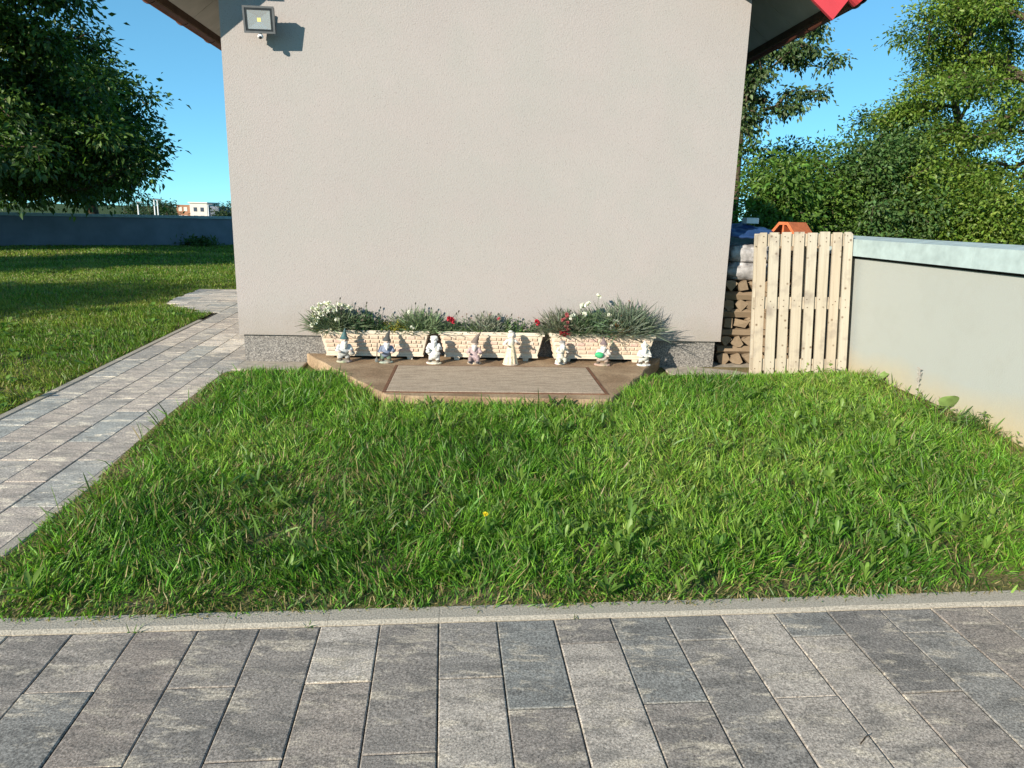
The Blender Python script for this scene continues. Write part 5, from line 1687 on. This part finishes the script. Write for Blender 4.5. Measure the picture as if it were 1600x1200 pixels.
def scatter_side(n, y0, y1, seed, xmin):
    rng = np.random.default_rng(seed)
    t = rng.uniform(0, 1, n)
    y = y0 + (y1 - y0) * t
    x = rng.uniform(xmin, -2.0, n)
    px_, py_ = to_local(x, y, PO, PA); lx_, ly_ = to_local(x, y, L0, la); hx_, hy_ = to_local(x, y, HO, HA)
    edge = 0.03 * (vnoise(x * 6, y * 6, 23) - 0.5)
    on_path = (px_ > -5 * W2 - 0.085 + edge) & (px_ < 0.08) & (py_ < 8.06)
    cross = (px_ < -0.9) & (px_ > np.maximum(-1.97, -1.27 - 0.9 * (py_ - 5.98)) + edge) & (py_ > 5.96 + edge) & (py_ < 8.0 + edge)
    vis = (x / np.maximum(y, 0.1) > -0.80)
    ok = ~on_path & ~cross & (ly_ < -0.05) & vis & ~((px_ > -0.3) & (py_ < 8.2)) & ~((hx_ > -0.1) & (hy_ < 6.2))
    k = ok & (rng.uniform(0, 1, n) < 0.5 + 0.65 * vnoise(x * 5, y * 5, 25))
    return x[k], y[k], px_[k]


SCOL = [(0.085, 0.18, 0.018), (0.105, 0.20, 0.022), (0.15, 0.24, 0.028), (0.195, 0.265, 0.038), (0.24, 0.27, 0.065)]
x, y, px_ = scatter_side(135000, 3.8, 9.5, 41, -7.8)
grass_field("side_grass", "uneven grass of the side lawn next to the path", x, y, left_z(x, y) - 0.004, 0.03, 0.11, 0.0062, SCOL, 0.07, 42, 0.4)
x, y, px_ = scatter_side(150000, 9.5, 15.5, 43, -12.5)
grass_field("side_grass", "mown grass in the middle of the side lawn", x, y, left_z(x, y) - 0.004, 0.035, 0.10, 0.012, SCOL, 0.10, 44, 0.4, lv=(0.0, 0.6), tp=(0.9, 0.8))
x, y, px_ = scatter_side(120000, 15.5, 25.0, 45, -20.0)
grass_field("side_grass", "mown grass of the side lawn before the boundary wall", x, y, left_z(x, y) - 0.004, 0.04, 0.11, 0.020, SCOL, 0.10, 46, 0.4, lv=(0.0, 0.6), tp=(0.9, 0.8))


# ------------------------------------------------------------------ broad weeds among the grass
def rosettes(name, label, C0, n_leaf, Lr, aspect, cols, seed, zf, up=(0.15, 0.6), off=0.02):
    rng = np.random.default_rng(seed)
    n = len(C0); N = n * n_leaf
    k = np.repeat(np.arange(n), n_leaf)
    az = rng.uniform(0, 2 * np.pi, N); el = rng.uniform(up[0], up[1], N) * np.pi / 2
    D = np.stack([np.cos(az) * np.cos(el), np.sin(az) * np.cos(el), np.sin(el)], 1)
    sc = rng.uniform(0.6, 1.15, n)[k]
    L = rng.uniform(Lr[0], Lr[1], N) * sc
    W = L * aspect * rng.uniform(0.8, 1.2, N)
    base = np.stack([C0[k, 0], C0[k, 1], zf(C0[k, 0], C0[k, 1]) + off * rng.uniform(0.3, 1.6, N)], 1)
    S = np.stack([-np.sin(az), np.cos(az), np.zeros(N)], 1); Up = np.cross(D, S) * -1
    Up = np.cross(S, D) * -1.0
    Up[Up[:, 2] < 0] *= -1
    tt_ = (0.0, 0.25, 0.55, 0.82, 1.0); ww = (0.12, 0.55, 1.0, 0.75, 0.05)
    vs = []
    for t, w_ in zip(tt_, ww):
        c_ = base + D * (L * t)[:, None] + np.array([0, 0, -1.0]) * (L * 0.32 * t * t)[:, None]
        e = S * (W * w_ * 0.5)[:, None]; lift = Up * (W * w_ * 0.14)[:, None]
        vs += [c_ - e + lift, c_, c_ + e + lift]
    V = np.stack(vs, 1).reshape(-1, 3)
    row = []
    for i in range(4):
        for j in range(2): row += [3 * i + j, 3 * i + j + 1, 3 * (i + 1) + j + 1, 3 * (i + 1) + j]
    F = ((np.arange(N) * 15)[:, None] + np.array(row)[None, :]).ravel()
    cc = np.array(cols)
    C = cc[rng.integers(0, len(cc), n)][k] * (1 + rng.normal(0, 0.15, (N, 1)))
    me = np_mesh(name, V, F, np.full(N * 8, 4), np.repeat(np.clip(C, 0.004, 0.6), 15, axis=0))
    o = link(name, me, M["grass"], smooth=True); tag(o, label, "weeds", kind="stuff")
    return o


rng = np.random.default_rng(91)
def pick(n, fx, fy, seed, sx, sy):
    r_ = np.random.default_rng(seed)
    pts = np.stack([r_.normal(fx, sx, n), r_.normal(fy, sy, n)], 1)
    ok = in_front_bed(pts[:, 0], pts[:, 1])[0]
    return pts[ok]


WCOL = [(0.13, 0.24, 0.04), (0.17, 0.28, 0.05), (0.20, 0.31, 0.06), (0.10, 0.20, 0.035)]
c1 = np.concatenate([pick(60, 0.55, 2.85, 1, 0.6, 0.28), pick(45, 0.1, 4.25, 2, 0.6, 0.35), pick(60, 1.9, 4.2, 3, 0.55, 0.6), pick(30, 1.4, 3.1, 4, 0.6, 0.4), pick(25, -0.9, 3.3, 5, 0.6, 0.6)])
rosettes("dandelion_weeds", "jagged dandelion leaves tucked among the long lawn grass", c1, 11, (0.05, 0.13), 0.17, WCOL, 61, lawn_z, (0.35, 0.9), 0.035)
c2 = np.concatenate([pick(120, 2.2, 4.3, 6, 0.45, 0.6), pick(6, 1.7, 2.95, 7, 0.5, 0.2), pick(14, 0.8, 3.6, 8, 0.8, 0.6), pick(8, -0.6, 4.3, 9, 0.5, 0.5)])
rosettes("plantain_weeds", "rounded light green weed leaves in the lawn by the garden wall", c2, 7, (0.028, 0.06), 0.5, [(0.18, 0.29, 0.055), (0.22, 0.33, 0.07), (0.15, 0.25, 0.05)], 62, lawn_z, (0.1, 0.75), 0.065)
x, y, px_ = scatter_side(700, 4.5, 9.0, 71, -6.0)
rosettes("side_weeds", "small broad weed leaves in the side lawn near the path", np.stack([x, y], 1)[:90], 6, (0.05, 0.11), 0.45, WCOL, 63, left_z, (0.2, 0.7))

# dandelion flower, wall-foot plants
def zl(x, y): return float(lawn_z(np.array([x]), np.array([y]))[0])


o = empty("dandelion", (-0.10, 2.90, zl(-0.10, 2.90))); tag(o, "single yellow dandelion flower standing in the long grass", "dandelion")
build("stem", MB().tube([(0, 0, -0.01), (0.004, 0, 0.06), (0.0, -0.005, 0.115)], 0.002, 6), STEM, o)
f_ = link("flower", FL["yellow"], None, o); f_.location = (0, -0.005, 0.115); f_.rotation_euler = (0.5, 0, 0)


def big_leaf(L, W, az, el, seed, cup=0.25):
    """broad heart shaped leaf blade on a stalk, local to the plant"""
    rr = random.Random(seed)
    vs = []; fs = []
    nu_, nv_ = 9, 7
    d = Vector((math.cos(az) * math.cos(el), math.sin(az) * math.cos(el), math.sin(el))); s = Vector((-math.sin(az), math.cos(az), 0)); up_ = d.cross(s) * -1
    if up_.z < 0: up_ = -up_
    for i in range(nu_):
        t = i / (nu_ - 1)
        w = W * (math.sin(math.pi * min(1, t * 0.86 + 0.12)) ** 0.7) * 0.5
        for j in range(nv_):
            q = -1 + 2 * j / (nv_ - 1)
            p = d * (L * (t - 0.10 * abs(q) ** 2 * (1 - t))) + s * (w * q * (1 + 0.06 * math.sin(7 * t + seed))) + up_ * (cup * w * q * q + 0.02 * L * math.sin(9 * t + 3 * q + seed)) - Vector((0, 0, 1)) * (0.18 * L * t * t)
            vs.append(p)
    for i in range(nu_ - 1):
        for j in range(nv_ - 1): fs.append((i * nv_ + j, i * nv_ + j + 1, (i + 1) * nv_ + j + 1, (i + 1) * nv_ + j))
    return vs, fs


BL = simple("broad_leaf_green", (0.17, 0.25, 0.07), 0.6, 0.3, 0.2, 25, 0.2)


def burdock(x, y, label, leaves_, seed):
    o = empty("burdock_plant", (x, y, zl(x, y))); tag(o, label, "weed", "broad leaved weeds at the foot of the garden wall")
    for i, (L, W, az, el, hx, hy, hz) in enumerate(leaves_):
        mb = MB().add(*big_leaf(L, W, az, el, seed + i))
        lf = build("leaf", mb, BL, o, True); lf.location = (hx, hy, hz)
        build("stalk", MB().tube([(0, 0, -0.02), (hx * 0.5, hy * 0.5, hz * 0.6), (hx, hy, hz)], 0.004, 6), STEM, o)


burdock(2.915, 4.72, "weed with one big upright pale green leaf against the garden wall", [(0.115, 0.135, -1.6, 1.15, 0.02, -0.02, 0.05), (0.07, 0.05, 2.6, 0.5, -0.03, 0.0, 0.03), (0.06, 0.04, -2.6, 0.4, -0.02, -0.03, 0.03)], 5)
burdock(2.84, 5.50, "low weed with an upturned leaf close beside the pallet end of the garden wall", [(0.10, 0.075, 0.3, 0.85, 0.03, -0.02, 0.04), (0.10, 0.05, 3.3, 0.25, -0.03, 0.0, 0.04), (0.09, 0.05, -2.2, 0.3, -0.02, -0.03, 0.03)], 9)
# dry seed stalk
o = empty("seed_stalk", (2.915, 5.06, zl(2.915, 5.06))); tag(o, "thin dry seed stalk standing before the garden wall", "weed")
DRY = simple("dry_stalk", (0.42, 0.38, 0.34), 0.9, 0.1, 0.2, 30)
build("stem", MB().tube([(0, 0, -0.02), (0.004, 0, 0.10), (0.0, 0.0, 0.22)], 0.0018, 5), DRY, o)
rr = random.Random(3)
mb = MB()
for k in range(70):
    t = rr.uniform(0.45, 1.0); a = rr.uniform(0, 6.28)
    p = Vector((0, 0, 0.22 * t)); q = p + Vector((math.cos(a) * 0.016, math.sin(a) * 0.016, 0.010))
    mb.tube([p, q], [0.0008, 0.0016], 3)
build("seed_head", mb, DRY, o)
# fine grass tuft at the foot of the wall
n = 260
rng = np.random.default_rng(15)
P = np.stack([rng.normal(0, 0.05, n), rng.normal(0, 0.09, n), np.full(n, -0.01)], 1)
D = rand_dirs(n, 0.55, rng)
me = np_mesh("blades", *blades(P, D, rng.uniform(0.07, 0.17, n), np.full(n, 0.0032), rng.uniform(0, 0.35, n), vary((0.075, 0.15, 0.035), n, rng), rng))
o = empty("grass_tuft", (2.93, 4.42, zl(2.93, 4.42))); tag(o, "fine bladed grass tuft growing against the garden wall", "grass tuft")
link("blades", me, M["grass"], o)
# young thistle-like weed at the far wall
n = 500
P = np.stack([rng.normal(0, 0.28, n), rng.normal(0, 0.15, n), np.abs(rng.normal(0, 0.12, n))], 1)
o = empty("wall_weed", (-9.9, 23.0, float(G(23.0)))); tag(o, "bushy green weed at the foot of the boundary wall", "weed")
link("foliage", np_mesh("foliage", *leaves(P, rand_dirs(n, -0.2, rng), rng.normal(size=(n, 3)), rng.uniform(0.08, 0.16, n), rng.uniform(0.04, 0.07, n), vary((0.07, 0.13, 0.03), n, rng))), M["leaf"], o)

# ------------------------------------------------------------------ small litter on the paving
def on_yard(kx_, ky_, z=0.0): return KM @ Vector((kx_, ky_, z))


DKT = simple("twig_brown", (0.07, 0.05, 0.035), 0.9, 0.1, 0.3, 40)
o = build("twig", MB().tube([(-0.02, -0.015, 0.003), (-0.004, 0.0, 0.004), (0.006, 0.012, 0.0035), (0.022, 0.016, 0.006)], [0.0016, 0.0019, 0.0016, 0.001], 5), DKT)
o.matrix_world = Matrix.Translation(on_yard(1.19, -0.64, 0.001)); tag(o, "short dark twig lying on a paving slab", "twig")
rng = np.random.default_rng(66)
for i, (kx_, n_) in enumerate(((-0.45, 14), (-1.02, 9), (0.49, 11))):
    P = np.stack([rng.normal(0, 0.012, n_), rng.normal(0, 0.004, n_), np.full(n_, -0.008)], 1)
    o = empty("grass_sprig", on_yard(kx_, 0.001, 0.0)); tag(o, "tiny grass sprig sprouting from the joint between kerb and slabs", "grass sprig", "sprigs in the kerb joint")
    link("blades", np_mesh("blades", *blades(P, rand_dirs(n_, 0.3, rng), rng.uniform(0.02, 0.045, n_), np.full(n_, 0.003), rng.uniform(0, 0.4, n_), vary((0.10, 0.19, 0.035), n_, rng), rng)), M["grass"], o)
